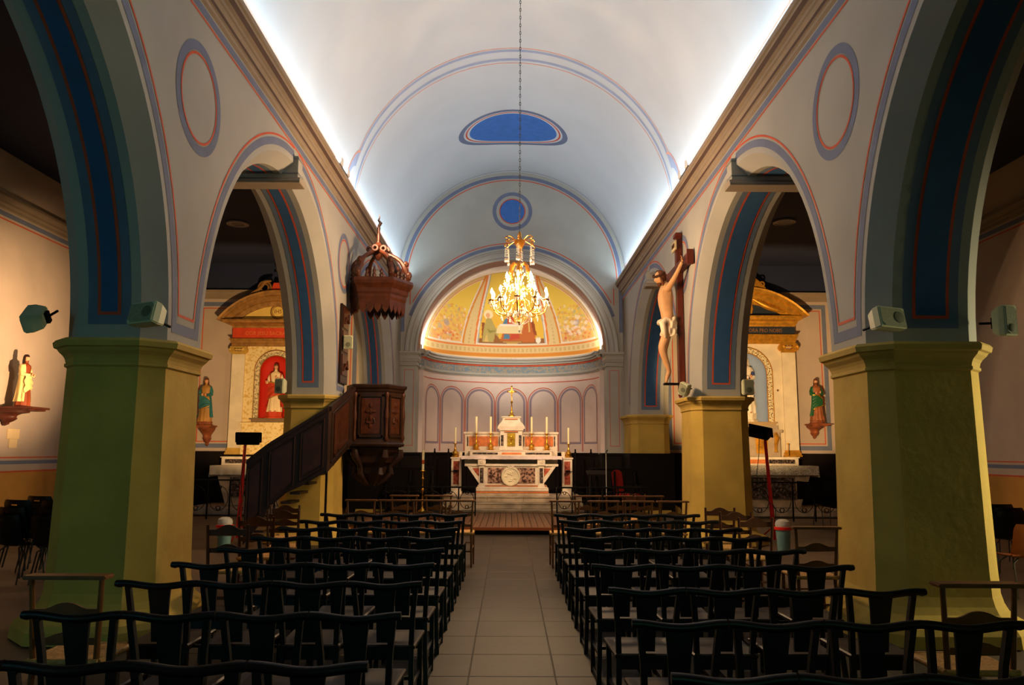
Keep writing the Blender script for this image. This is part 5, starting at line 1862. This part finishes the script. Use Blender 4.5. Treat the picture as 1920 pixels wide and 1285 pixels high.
# ------------------------------------------------------------------ chandelier
BRS = mat('antique_brass', '#a8702c', .3, metal=.9, var=.2, vscale=15)
CRY = mat('cut_crystal', '#e9e2d8', .06, var=0, spec=1, trans=.75, ior=1.6)
BLB = mat('lit_flame_bulb', '#fff0d0', .4, var=0, emit='#ffe2b6', es=32)
CHX, CHY = .09, 12.5
ch = empty('chandelier', 'brass and crystal chandelier with lit flame bulbs over the nave', 'chandelier', (CHX, CHY, 0))
q = MB([BRS]); q.smooth = True
q.lathe([(.0, 3.60), (.02, 3.62), (.035, 3.66), (.015, 3.70), (.012, 3.80), (.07, 3.84), (.075, 3.85), (.02, 3.87), (.015, 3.92), (.05, 3.95), (.055, 4.0), (.02, 4.04), (.014, 4.5), (.03, 4.52), (.014, 4.56), (.014, 4.9)], 14)
q.lathe([(.0, 4.86), (.05, 4.88), (.085, 4.95), (.09, 5.0), (.05, 5.02), (.03, 5.06), (.035, 5.10), (.02, 5.14), (0, 5.14)], 14)
q.build('central_stem', parent=ch, smooth=True)
def drop(q, x, y, z, L, r=.012):
    q.loft([[(x + rr * cos(2 * pi * k / 6), y + rr * sin(2 * pi * k / 6), zz) for k in range(6)] for zz, rr in ((z, .001), (z - L * .25, r * .6), (z - L * .7, r), (z - L, .001))])
def beads(q, pts, r=.009):
    for p in pts:
        q.ball(p, r, 6, 4)
NA = 10
bulbs = []
def bulb(par, x, y, z):
    q = MB([WAX]); q.smooth = True
    q.lathe([(.011, 0), (.011, .075), (.009, .08)], 10, (x, y, z))
    c = q.build('candle_sleeve', parent=par, smooth=True)
    q = MB([BLB]); q.smooth = True
    q.lathe([(.0, 0), (.010, .004), (.023, .03), (.022, .048), (.012, .076), (.001, .10)], 12, (x, y, z + .08))
    q.build('bulb', parent=par, smooth=True)
for k in range(NA):
    a = 2 * pi * k / NA + .22
    ca, sa = cos(a), sin(a)
    q = MB([BRS]); q.smooth = True
    pts = [(.04, 3.97), (.10, 4.02), (.16, 3.98), (.17, 3.90), (.21, 3.81), (.28, 3.775), (.36, 3.79), (.43, 3.85), (.457, 3.93), (.457, 3.98)]
    q.tube([(r * ca, r * sa, z) for r, z in pts], .009, 7)
    q.lathe([(.012, 0), (.04, .005), (.052, .02), (.02, .022), (.014, .04)], 12, (.457 * ca, .457 * sa, 3.975))
    arm = q.build('arm', parent=ch, smooth=True)
    bulb(arm, .457 * ca, .457 * sa, 4.01)
    q = MB([CRY])
    for m in range(5):
        b_ = a + 2 * pi * m / 5
        drop(q, .457 * ca + .045 * cos(b_), .457 * sa + .045 * sin(b_), 3.985, .065)
    drop(q, .30 * ca, .30 * sa, 3.77, .10, .016)
    drop(q, .19 * ca, .19 * sa, 3.83, .08, .014)
    o = q.build('crystal_drops', parent=arm)
    o['kind'] = 'stuff'
    # swag to the next arm and from the crown
    a2 = a + 2 * pi / NA
    q = MB([CRY])
    beads(q, [(.457 * cos(a + (a2 - a) * t) * (1 - .12 * sin(pi * t)), .457 * sin(a + (a2 - a) * t) * (1 - .12 * sin(pi * t)), 3.97 - .13 * sin(pi * t)) for t in [i / 12 for i in range(13)]])
    beads(q, [((.22 + .23 * t) * ca, (.22 + .23 * t) * sa, 4.42 - .42 * t - .13 * sin(pi * t)) for t in [i / 16 for i in range(17)]])
    beads(q, [((.05 + .20 * t) * cos(a + .3), (.05 + .20 * t) * sin(a + .3), 3.62 + .22 * t - .06 * sin(pi * t)) for t in [i / 9 for i in range(10)]])
    o = q.build('bead_swag', parent=ch)
    o['kind'] = 'stuff'
for k in range(6):
    a = 2 * pi * k / 6 + .4
    ca, sa = cos(a), sin(a)
    q = MB([BRS]); q.smooth = True
    q.tube([(r * ca, r * sa, z) for r, z in ((.02, 4.20), (.08, 4.24), (.12, 4.19), (.17, 4.16), (.21, 4.20), (.22, 4.27))], .008, 7)
    q.lathe([(.01, 0), (.035, .005), (.045, .018), (.015, .02)], 12, (.22 * ca, .22 * sa, 4.265))
    arm = q.build('upper_arm', parent=ch, smooth=True)
    bulb(arm, .22 * ca, .22 * sa, 4.28)
    q = MB([CRY])
    for m in range(4):
        b_ = a + 2 * pi * m / 4
        drop(q, .22 * ca + .038 * cos(b_), .22 * sa + .038 * sin(b_), 4.27, .06)
    o = q.build('crystal_drops', parent=arm)
    o['kind'] = 'stuff'
    q = MB([BRS]); q.smooth = True   # gilt acanthus frame and crown scrolls
    q.tube([(r * ca, r * sa, z) for r, z in ((.03, 4.60), (.10, 4.62), (.15, 4.55), (.165, 4.46), (.15, 4.40), (.18, 4.36))], [.012, .022, .03, .024, .018, .008], 8)
    q.build('gilt_leaf', parent=ch, smooth=True)
    q = MB([BRS]); q.smooth = True
    sp = [((.235 + (.045 - .0035 * i) * cos(i * .6)), 4.985 + (.045 - .0035 * i) * sin(i * .6)) for i in range(12)]
    q.tube([(r * ca, r * sa, z) for r, z in [(.05, 4.97), (.10, 5.02), (.16, 5.06), (.22, 5.055)] + sp[1:]], .008, 6)
    sp2 = [((.245 + (.03 - .0028 * i) * cos(-i * .6)), 4.90 + (.03 - .0028 * i) * sin(-i * .6)) for i in range(10)]
    q.tube([(r * ca, r * sa, z) for r, z in [(.10, 5.0), (.17, 4.97), (.235, 4.94)] + sp2], .006, 6)
    q.build('crown_scroll', parent=ch, smooth=True)
    q = MB([CRY])
    for m in range(3):
        beads(q, [((.245 - .02 * m) * cos(a + .07 * (m - 1)), (.245 - .02 * m) * sin(a + .07 * (m - 1)), 4.87 - .025 * i) for i in range(7)], .009)
        drop(q, (.245 - .02 * m) * cos(a + .07 * (m - 1)), (.245 - .02 * m) * sin(a + .07 * (m - 1)), 4.70, .09, .017)
    o = q.build('crystal_pendants', parent=ch)
    o['kind'] = 'stuff'
q = MB([CRY])
for k in range(40):
    a = k * 2.4
    r = .05 + .12 * rnd.random()
    drop(q, r * cos(a), r * sin(a), 4.12 + .42 * rnd.random(), .06, .012)
for k in range(14):
    a = k * 2 * pi / 14
    drop(q, .075 * cos(a), .075 * sin(a), 3.84, .08, .013)
drop(q, 0, 0, 3.60, .12, .02)
o = q.build('inner_crystals', parent=ch)
o['kind'] = 'stuff'
for k in range(8):
    a = 2 * pi * k / 8
    l = lamp('chandelier_glow', 'POINT', (CHX + .33 * cos(a), CHY + .33 * sin(a), 4.20), 100, '#ffd09a', size=.03)
# chain
q = MB([mat('steel_chain', '#5c5955', .5, metal=.4, var=.1)])
nl = 68
for k in range(nl):
    z = 5.14 + k * .07
    q.torus((0, 0, z + .035), .013, .0048, 'y' if k % 2 else 'x', 10, 5)
# stretch the rings into links
for i in range(len(q.v)):
    kk = (i // (11 * 6))
    zc_ = 5.14 + kk * .07 + .035
    q.v[i].z = zc_ + (q.v[i].z - zc_) * 2.1
o = q.build('chain', parent=ch)
o['kind'] = 'stuff'

# ------------------------------------------------------------------ loudspeakers
SPK = mat('cream_speaker_shell', '#c6c8a4', .5, var=.04)
SPG = mat('grey_speaker_grille', '#8c8f74', .7, var=.25, vscale=120)
def speaker(loc, rot, w_, h_, lab, wide=True, arm=(0, .2, 0)):
    t = empty('loudspeaker', lab, 'speaker', loc, group='wall loudspeakers')
    t.rotation_euler = rot
    q = MB([SPK])
    a, b = w_ / 2, h_ / 2
    q.loft([[(-a, -.075, -b), (a, -.075, -b), (a, -.075, b), (-a, -.075, b)], [(-a, .0, -b), (a, .0, -b), (a, .0, b), (-a, .0, b)], [(-a * .8, .09, -b * .75), (a * .8, .09, -b * .75), (a * .8, .09, b * .75), (-a * .8, .09, b * .75)]])
    q.build('shell', parent=t, bevel=.01)
    q = MB([SPG])
    c = .03
    ga, gb = a - .014, b - .014
    q.prism([(-ga + c, -gb), (ga, -gb), (ga, gb - c), (ga - c, gb), (-ga, gb), (-ga, -gb + c)], -.081, -.074, 'y')
    g = q.build('grille', parent=t)
    q = MB([mat('speaker_cone_dark', '#5f624c', .7)]); q.smooth = True
    r = min(ga, gb) * .62
    off = (ga - r - .015, 0) if wide else (0, -gb + r + .02)
    q.lathe([(0, 0), (r, 0), (r, .004), (r * .9, .005), (0, .003)], 20)
    o = q.build('cone_ring', parent=t, smooth=True, auto=30)
    o.rotation_euler = (pi / 2, 0, 0)
    o.location = (off[0], -.0805, off[1])
    q = MB([IRN]); q.box(-.03, .03, .07, .12, -.05, .05); q.tube([(0, .1, 0), arm], .012, 6); q.build('bracket', parent=t)
    return t
R2 = radians
speaker((3.18, 6.70, 2.735), (R2(-12), R2(2), R2(18)), .28, .19, 'cream horizontal loudspeaker on the near pier of the crucifix side, nave corner', True, (-.02, .26, 0))
speaker((4.30, 6.86, 2.755), (R2(0), 0, R2(12)), .135, .27, 'upright cream loudspeaker on the near pier of the crucifix side, aisle corner', False, (-.12, .16, 0))
speaker((-3.17, 6.68, 2.74), (R2(-14), R2(-2), R2(-22)), .29, .19, 'cream horizontal loudspeaker on the near pier of the pulpit side, nave corner', True, (0, .26, 0))
speaker((-4.24, 6.86, 2.74), (R2(10), R2(35), R2(-75)), .24, .17, 'tilted loudspeaker turned to the aisle on the near pier of the pulpit side', True, (.0, .2, .05))
speaker((3.05, 13.98, 2.71), (R2(15), R2(25), R2(-40)), .17, .23, 'tilted white loudspeaker under the wall crucifix', True, (.02, .2, -.03))
speaker((4.13, 13.88, 2.735), (0, 0, R2(5)), .19, .27, 'upright loudspeaker on the far pier in front of the blue niche', False, (-.06, .12, 0))
speaker((-4.10, 13.93, 2.72), (0, 0, R2(-15)), .17, .26, 'upright grey-green loudspeaker on the pier beside the red niche', False, (.05, .12, 0))
speaker((-3.05, 14.48, 3.58), (0, 0, R2(8)), .17, .25, 'small square loudspeaker hung on the pulpit backboard', False, (-.06, .12, 0))

# ------------------------------------------------------------------ work floodlights
REDM = mat('red_lacquered_tube', '#f02010', .4, var=.08)
def flood(x, y, hx, hz, aim, lab, power, tilt, blab):
    t = empty('work_light_stand', lab, 'floodlight', (x, y, 0), group='red work light stands')
    q = MB([REDM]); q.smooth = True
    q.tube([(0, 0, .05), ((hx - x) * .25, 0, .95), ((hx - x) * .5, 0, hz - .1)], [.042, .034, .026], 10)
    q.build('pole', parent=t, smooth=True)
    for k in range(3):
        a = k * 2 * pi / 3 + .5
        q = MB([REDM]); q.tube([(0, 0, .30), (.30 * cos(a), .30 * sin(a), .015)], .012, 6); q.build('leg', parent=t)
    q = MB([IRN]); q.box(-.20, .20, -.09, .05, -.08, .08)
    q.box(-.23, .23, .05, .08, -.10, .10)
    h = q.build('lamp_housing', parent=t, bevel=.008)
    h.location = (hx - x, 0, hz)
    h.rotation_euler = tilt
    q = MB([mat('hot_lamp_glass', '#fff0d0', .3, emit='#ffe2b0', es=6)]); q.box(-.19, .19, .081, .086, -.075, .075)
    q.build('glass', parent=h)
    q = MB([IRN]); q.tube([((hx - x) * .5, 0, hz - .12), ((hx - x) * .6 + .02, .02, hz - .02)], .012, 6); q.build('yoke', parent=t)
    q = MB([mat('green_cable', '#3c4a34', .6)]); q.smooth = True
    q.tube([(hx - x - .02, -.05, hz - .08), (hx - x - .04, -.06, hz - .4), (hx - x - .09, -.05, hz - .75), (hx - x - .02, -.05, hz - 1.1), (.03, -.04, .6), (.0, -.03, .2)], .007, 6)
    q.build('cable', parent=t, smooth=True)
    q = MB([mat('clear_bucket_plastic', '#7fa8a4', .25, var=.1, vscale=6, trans=.1)]); q.smooth = True
    q.lathe([(.095, 0), (.10, .01), (.115, .30), (.118, .34)], 20)
    bk_ = empty('bucket', blab, 'bucket', (4.44 if x > 0 else -4.72, 13.25, 0.0))
    q.build('body', parent=bk_, smooth=True)
    q = MB([REDM]); q.lathe([(.118, .34), (.14, .345), (.14, .385), (.118, .39)], 20); q.build('red_rim', parent=bk_, smooth=True, auto=40)
    q = MB([mat('crumpled_clear_bag', '#e2e0d4', .15, var=.1, vscale=20, trans=.3, bump=.6, bscale=18)]); q.smooth = True
    q.lathe([(.118, .39), (.125, .43), (.11, .48), (.06, .51), (.01, .50)], 20); q.build('bag_top', parent=bk_, smooth=True)
    q = MB([mat('teal_water', '#2e6a70', .3)]); q.lathe([(.09, .02), (.108, .22), (0, .22)], 18); q.build('contents', parent=bk_, smooth=True, auto=40)
    v = (Vector(aim) - Vector((hx, y, hz))).normalized()
    p = Vector((hx, y, hz)) + v * .16
    lamp('work_light', 'SPOT', p, power, '#ffcf8e', aim=aim, size=.08, spot=50, blend=.35)
flood(4.69, 14.45, 4.49, 1.96, (7.0, 22.2, 4.35), 'red work light on a pole, aimed at the blue niche altarpiece', 2700, (R2(32), R2(12), R2(-42)), 'clear bucket with a red rim beside the red pole, crucifix side')
flood(-4.90, 14.45, -4.80, 1.80, (-7.1, 22.2, 4.3), 'red work light on a pole beside the foot of the pulpit stair', 1900, (R2(25), 0, R2(14)), 'clear bucket with a red rim beside the red pole, stair side')
# second head washing the outer aisle wall
lamp('aisle_work_light', 'SPOT', (-4.9, 12.0, 1.95), 2600, '#ffd098', aim=(-9.3, 14.2, 3.5), spot=52, blend=1, size=.06)

# ceiling lights of the aisles, cornice floodlights
for s, x, y, lab in ((1, 6.39, 18.0, 'round unlit ceiling light above the lace-covered side altar'), (-1, -6.6, 18.4, 'round unlit ceiling light above the altar behind the stair')):
    t = empty('ceiling_light', lab, 'ceiling light', (x, y, 7.0), group='round aisle ceiling lights')
    q = MB([mat('ceiling_light_ring', '#9a9088', .5)]); q.lathe([(.20, 0), (.26, -.01), (.26, -.04), (.22, -.05), (.20, -.03)], 28); q.build('ring', parent=t, smooth=True, auto=40)
    q = MB([mat('frosted_unlit_glass', '#57545c', .4)]); q.lathe([(.20, -.01), (.16, -.03), (0, -.035)], 28); q.build('glass', parent=t, smooth=True)
for s, lab in ((-1, 'small white floodlight on the cornice above the pulpit side'), (1, 'small white floodlight on the cornice above the crucifix side')):
    t = empty('cornice_floodlight', lab, 'floodlight', (s * 3.05, 13.55, 6.48), group='cornice floodlights')
    for k in (0, 1):
        q = MB([mat('white_fixture', '#e8e8e8', .4, var=0)]); q.box(-.05, .05, -.09, .09, .06, .20)
        o = q.build('housing', parent=t, bevel=.01)
        o.location = (0, -.3 + k * .55, 0)
        q = MB([mat('fixture_glow', '#ffffff', .4, var=0, emit='#eef4ff', es=12)]); q.box(-.035, .035, .091, .096, .075, .185)
        q.build('lens', parent=o)
    q = MB([IRN]); q.box(-.03, .03, -.38, .30, -.05, .065); q.build('bracket', parent=t)

# ------------------------------------------------------------------ chairs
SEATM = mat('worn_brown_seat', '#1c0c07', .5, var=.3, vscale=12)
BLKG = mat('dark_polished_rail', '#0c0908', .4, var=.2, vscale=4, spec=.35)
def nave_chair(loc, lab, end=0):
    t = empty('nave_chair', lab, 'chair', loc, group='dark row chairs of the nave')
    q = MB([BLKG]); q.smooth = True
    pts, rad = [], []
    for i in range(15):
        x = -.222 + .444 * i / 14
        pts.append((x, -.01 - .006 * cos(2 * pi * x / .45), .797 - .009 * cos(2 * pi * x / .45)))
        rad.append(.021)
    if end:
        ex = [(end * .235, -.004, .803), (end * .262, 0, .805)]
        pts = pts + ex if end > 0 else ex[::-1] + pts
        rad = rad + [.023, .02] if end > 0 else [.02, .023] + rad
    q.tube(pts, rad, 10)
    q.build('top_rail', parent=t, smooth=True)
    q = MB([BLKW])
    q.loft([[(-w_ / 2, y, z), (w_ / 2, y, z), (w_ / 2, y + .016, z), (-w_ / 2, y + .016, z)] for z, w_, y in ((.46, .095, .035), (.58, .10, .02), (.70, .118, .0), (.785, .135, -.012))])
    q.build('splat', parent=t)
    for s in (-1, 1):
        q = MB([BLKW])
        q.loft([[(s * x - .015, y - .016, z), (s * x + .015, y - .016, z), (s * x + .015, y + .016, z), (s * x - .015, y + .016, z)] for z, x, y in ((0, .178, .0), (.22, .165, .03), (.45, .160, .045), (.62, .168, .02), (.79, .185, -.008))])
        q.build('rear_leg', parent=t)
        q = MB([BLKW]); q.box(s * .175 - .015, s * .175 + .015, .38, .41, 0, .43); q.build('front_leg', parent=t)
        q = MB([BLKW]); q.box(s * .172 - .01, s * .172 + .01, .0, .42, .02, .05); q.build('side_runner', parent=t)
        q = MB([BLKW]); q.box(s * .172 - .008, s * .172 + .008, .02, .40, .20, .225); q.build('side_stretcher', parent=t)
    q = MB([SEATM])
    q.loft([[(-.185 + d, .01 + d, z), (.185 - d, .01 + d, z), (.20 - d, .43 - d, z), (-.20 + d, .43 - d, z)] for z, d in ((.425, .008), (.43, 0), (.445, 0), (.452, .01), (.447, .05))])
    q.build('seat', parent=t)
    for bx in ((-.17, .17, .385, .405, .37, .425), (-.16, .16, .035, .055, .36, .425)):
        q = MB([BLKW]); q.box(*bx); q.build('apron', parent=t)
    q = MB([BLKW]); q.box(-.17, .17, .2, .22, .20, .22); q.build('stretcher', parent=t)
    return t
ORD = ['first', 'second', 'third', 'fourth', 'fifth', 'sixth', 'seventh', 'eighth', 'ninth']
YLs = [3.07, 3.98, 4.90, 5.69, 6.55, 7.40, 8.28, 9.10, 10.09]
YRs = [2.93, 3.83, 4.71, 5.67, 6.57, 7.50, 8.33, 9.25, 10.15]
protos = {}
for side, s, x0, ys in (('pulpit', -1, -.585, YLs), ('crucifix', 1, .505, YRs)):
    for r, y in enumerate(ys):
        for c in range(4):
            x = x0 + s * (.225 + .45 * c)
            e = s if c == 3 else 0
            seat = 'next to the aisle' if c == 0 else 'at the outer end' if c == 3 else ORD[c] + ' from the aisle'
            lab = 'dark wooden chair %s, %s row from the entrance, %s side' % (seat, ORD[r], side)
            if e not in protos:
                protos[e] = nave_chair((x, y, 0), lab, e)
            else:
                dup(protos[e], (x, y, 0), 0, lab, 'dark row chairs of the nave')

STRAW = mat('plaited_straw', '#b98a4a', .6, var=.25, vscale=40, bump=.4, bscale=60)
CHW = mat('brown_chair_wood', '#4a2816', .4, var=.25, vscale=6)
CHW2 = mat('golden_chair_wood', '#6e431f', .42, var=.25, vscale=6)
def slat(q, w_, z, h, y):
    n = 12
    vs0 = []
    for i in range(n + 1):
        u = -1 + 2 * i / n
        top = z + h * (.55 + .45 * max(0, cos(u * pi * .9)) ** .7)
        vs0.append((u * w_, y, z - .004 * (1 - u * u), top))
    for a, b in zip(vs0, vs0[1:]):
        q.loft([[(a[0], y, a[2]), (a[0], y + .014, a[2]), (a[0], y + .014, a[3]), (a[0], y, a[3])], [(b[0], y, b[2]), (b[0], y + .014, b[2]), (b[0], y + .014, b[3]), (b[0], y, b[3])]], caps=False)
    a, b = vs0[0], vs0[-1]
def straw_chair(loc, rz, lab, pd, M, grp):
    t = empty('prie_dieu_chair' if pd else 'ladderback_chair', lab, 'chair', loc, rz, grp)
    H = .90 if pd else .90
    for s in (-1, 1):
        q = MB([M]); q.smooth = True
        q.tube([(s * .175, 0, 0), (s * .17, .02, .44), (s * (.19 if pd else .185), -.02, H)], [.013, .017, .014], 8)
        q.build('rear_leg', parent=t, smooth=True)
        q = MB([M]); q.smooth = True
        q.tube([(s * .19, .37, 0), (s * .19, .37, .49)], [.014, .018], 8)
        q.build('front_leg', parent=t, smooth=True)
    for i, (z, h) in enumerate(((.70, .075), (.55, .065)) if pd else ((.80, .10), (.64, .08))):
        q = MB([M]); slat(q, .17, z, h, -.01 + .02 * i)
        q.build('back_slat', parent=t)
    if pd:
        q = MB([M]); q.loft([[(-.225, -.06, H), (.225, -.06, H), (.225, .05, H), (-.225, .05, H)], [(-.225, -.06, H + .022), (.225, -.06, H + .022), (.225, .05, H + .022), (-.225, .05, H + .022)]])
        q.build('armrest_board', parent=t, bevel=.006)
    q = MB([STRAW]); q.smooth = True
    def sf(u, v):
        x, y = (-.19 + .38 * u), (.0 + .38 * v)
        e = max(abs(2 * u - 1), abs(2 * v - 1))
        return (x, y, .475 - .012 * (1 - e) + .004 * sin(40 * min(u, v, 1 - u, 1 - v)))
    q.grid(sf, 14, 14)
    q.add([(-.19, 0, .445), (.19, 0, .445), (.19, .38, .445), (-.19, .38, .445)], [(0, 1, 2, 3)])
    for a, b in (((-.19, 0), (.19, 0)), ((.19, 0), (.19, .38)), ((.19, .38), (-.19, .38)), ((-.19, .38), (-.19, 0))):
        q.tube([(a[0], a[1], .462), (b[0], b[1], .462)], .018, 8)
    q.build('straw_seat', parent=t, smooth=True, auto=60)
    for y, z in ((.37, .30), (.37, .17), (.01, .22)):
        q = MB([M]); q.tube([(-.18, y, z), (.18, y, z)], .009, 6); q.build('stretcher', parent=t)
    for s in (-1, 1):
        q = MB([M]); q.tube([(s * .18, .01, .26), (s * .19, .37, .26)], .009, 6); q.build('stretcher', parent=t)
    return t
G1, G2 = 'straw-seated kneeling chairs', 'ladderback straw chairs'
pd0 = straw_chair((2.41, 4.31, 0), 0, 'brown kneeling chair with armrest board beside the near crucifix side pier', True, CHW2, G1)
dup(pd0, (-2.47, 4.46, 0), 0, 'brown kneeling chair with armrest board beside the near pulpit side pier', G1)
dup(pd0, (-2.88, 3.45, 0), .1, 'kneeling chair cut by the picture edge near the pulpit side pier', G1)
dup(pd0, (2.77, 7.46, 0), 0, 'kneeling chair standing alone behind the near crucifix side pier', G1)
for k, x in enumerate((-.76, -1.21, -1.67, -2.13)):
    dup(pd0, (x, 11.25, 0), 0, 'kneeling chair in the last but one row, %s from the aisle on the pulpit side' % ORD[k], G1)
for k, x in enumerate((-1.15, -1.68)):
    dup(pd0, (x, 12.42, 0), 0, 'kneeling chair in the row nearest the altar, %s from the aisle on the pulpit side' % ORD[k], G1)
for k, x in enumerate((.72, 1.26, 1.74, 2.22)):
    dup(pd0, (x, 11.22, 0), 0, 'kneeling chair in the last but one row, %s from the aisle on the crucifix side' % ORD[k], G1)
for k, x in enumerate((1.15, 1.64, 2.12)):
    dup(pd0, (x, 12.5, 0), 0, 'kneeling chair in the row nearest the altar, %s from the aisle on the crucifix side' % ORD[k], G1)
lb0 = straw_chair((2.62, 10.25, 0), 0, 'ladderback chair against the crucifix pier, farthest of the three', False, CHW, G2)
dup(lb0, (2.62, 9.55, 0), 0, 'ladderback chair beside the crucifix pier, middle of the three', G2)
dup(lb0, (2.60, 8.72, 0), .05, 'ladderback chair near the crucifix pier, nearest of the three', G2)
dup(lb0, (2.02, 13.4, 0), 0, 'ladderback chair in front of the communion rail on the crucifix side', G2)
dup(lb0, (-2.72, 7.65, 0), .1, 'ladderback chair standing apart near the foot of the pulpit stair', G2)
dup(lb0, (-2.75, 8.6, 0), 0, 'ladderback chair at the foot of the pulpit stair, behind the lone one', G2)
dup(lb0, (-2.95, 10.4, 0), 0, 'ladderback chair under the pulpit stair beside the iron post', G2)
dup(lb0, (-2.72, 9.5, 0), 0, 'ladderback chair between the stair foot and the ninth row', G2)

# plastic shell chairs
TANP = mat('tan_plastic', '#a8602c', .45, var=.08)
BLKP = mat('black_plastic', '#0d0d10', .4, var=.1)
CHRM = mat('grey_steel_legs', '#4a4a4a', .35, metal=.8, var=.05)
def shell_chair(loc, rz, lab, M, grp):
    t = empty('shell_chair', lab, 'chair', loc, rz, grp)
    q = MB([M]); q.smooth = True
    nu, nv = 16, 24
    prof = [(.40, .43), (.36, .455), (.2, .44), (.06, .445), (.0, .50), (-.04, .62), (-.07, .74), (-.085, .82)]
    def P(u, v, off=0):
        f = v * (len(prof) - 1)
        i = min(int(f), len(prof) - 2)
        w_ = f - i
        y, z = prof[i][0] * (1 - w_) + prof[i + 1][0] * w_, prof[i][1] * (1 - w_) + prof[i + 1][1] * w_
        x = (2 * u - 1)
        hw = .225 - (.03 if v > .9 else 0) * (v - .9) * 10 - (.02 if v < .1 else 0)
        y += .05 * x * x * (1 if v > .5 else 0)
        z += .02 * x * x * (1 if v < .5 else 0)
        return (x * hw, y - off, z - off * .6)
    for off in (0, .012):
        vs = [P(i / nu, j / nv, off) for i in range(nu + 1) for j in range(nv + 1)]
        n = nv + 1
        fs = [(i * n + j, (i + 1) * n + j, (i + 1) * n + j + 1, i * n + j + 1) for i in range(nu) for j in range(nv) if not (6 <= i <= 9 and j == 21)]
        q.add(vs, fs)
    q.build('shell', parent=t, smooth=True, auto=60)
    for sx in (-1, 1):
        for y0, y1 in ((.1, .0), (.3, .38)):
            q = MB([CHRM]); q.smooth = True
            q.tube([(sx * .12, y0, .43), (sx * .19, y0 * .7 + y1 * .3, .38), (sx * .21, y1, 0)], .010, 7)
            q.build('leg', parent=t, smooth=True)
    return t
tn = shell_chair((5.78, 9.0, 0), 0, 'tan plastic shell chair beside the near pier in the crucifix side aisle', TANP, 'plastic shell chairs')
bk0 = shell_chair((7.55, 12.5, 0), 0, 'black shell chair farthest from the tan chair in the crucifix side aisle', BLKP, 'plastic shell chairs')
for k, (x, y, l) in enumerate(((7.2, 11.7, 'second of the receding row'), (6.75, 10.9, 'just behind the tan one'), (7.85, 11.6, 'closest to the outer wall'))):
    dup(bk0, (x, y, 0), 0, 'black shell chair in the crucifix side aisle, ' + l, 'plastic shell chairs')
for j, (x, y, a, l) in enumerate(((-6.10, 9.75, -.35, 'stack at the picture edge'), (-6.30, 10.55, -.35, 'second stack from the picture edge'), (-5.55, 9.6, -.3, 'stack next to the near pier'), (-5.75, 10.6, -.3, 'stack behind the near pier'))):
    for k, lv in enumerate(('bottom', 'middle', 'top')):
        dup(bk0, (x + .03 * k, y + .05 * k, .085 * k), a + pi * 0, 'black shell chair, %s one of the %s, pulpit side aisle' % (lv, l), 'stacked black shell chairs')
dup(bk0, (7.0, 17.6, 0), .2, 'black shell chair before the side rail near the lace-covered altar', 'plastic shell chairs')
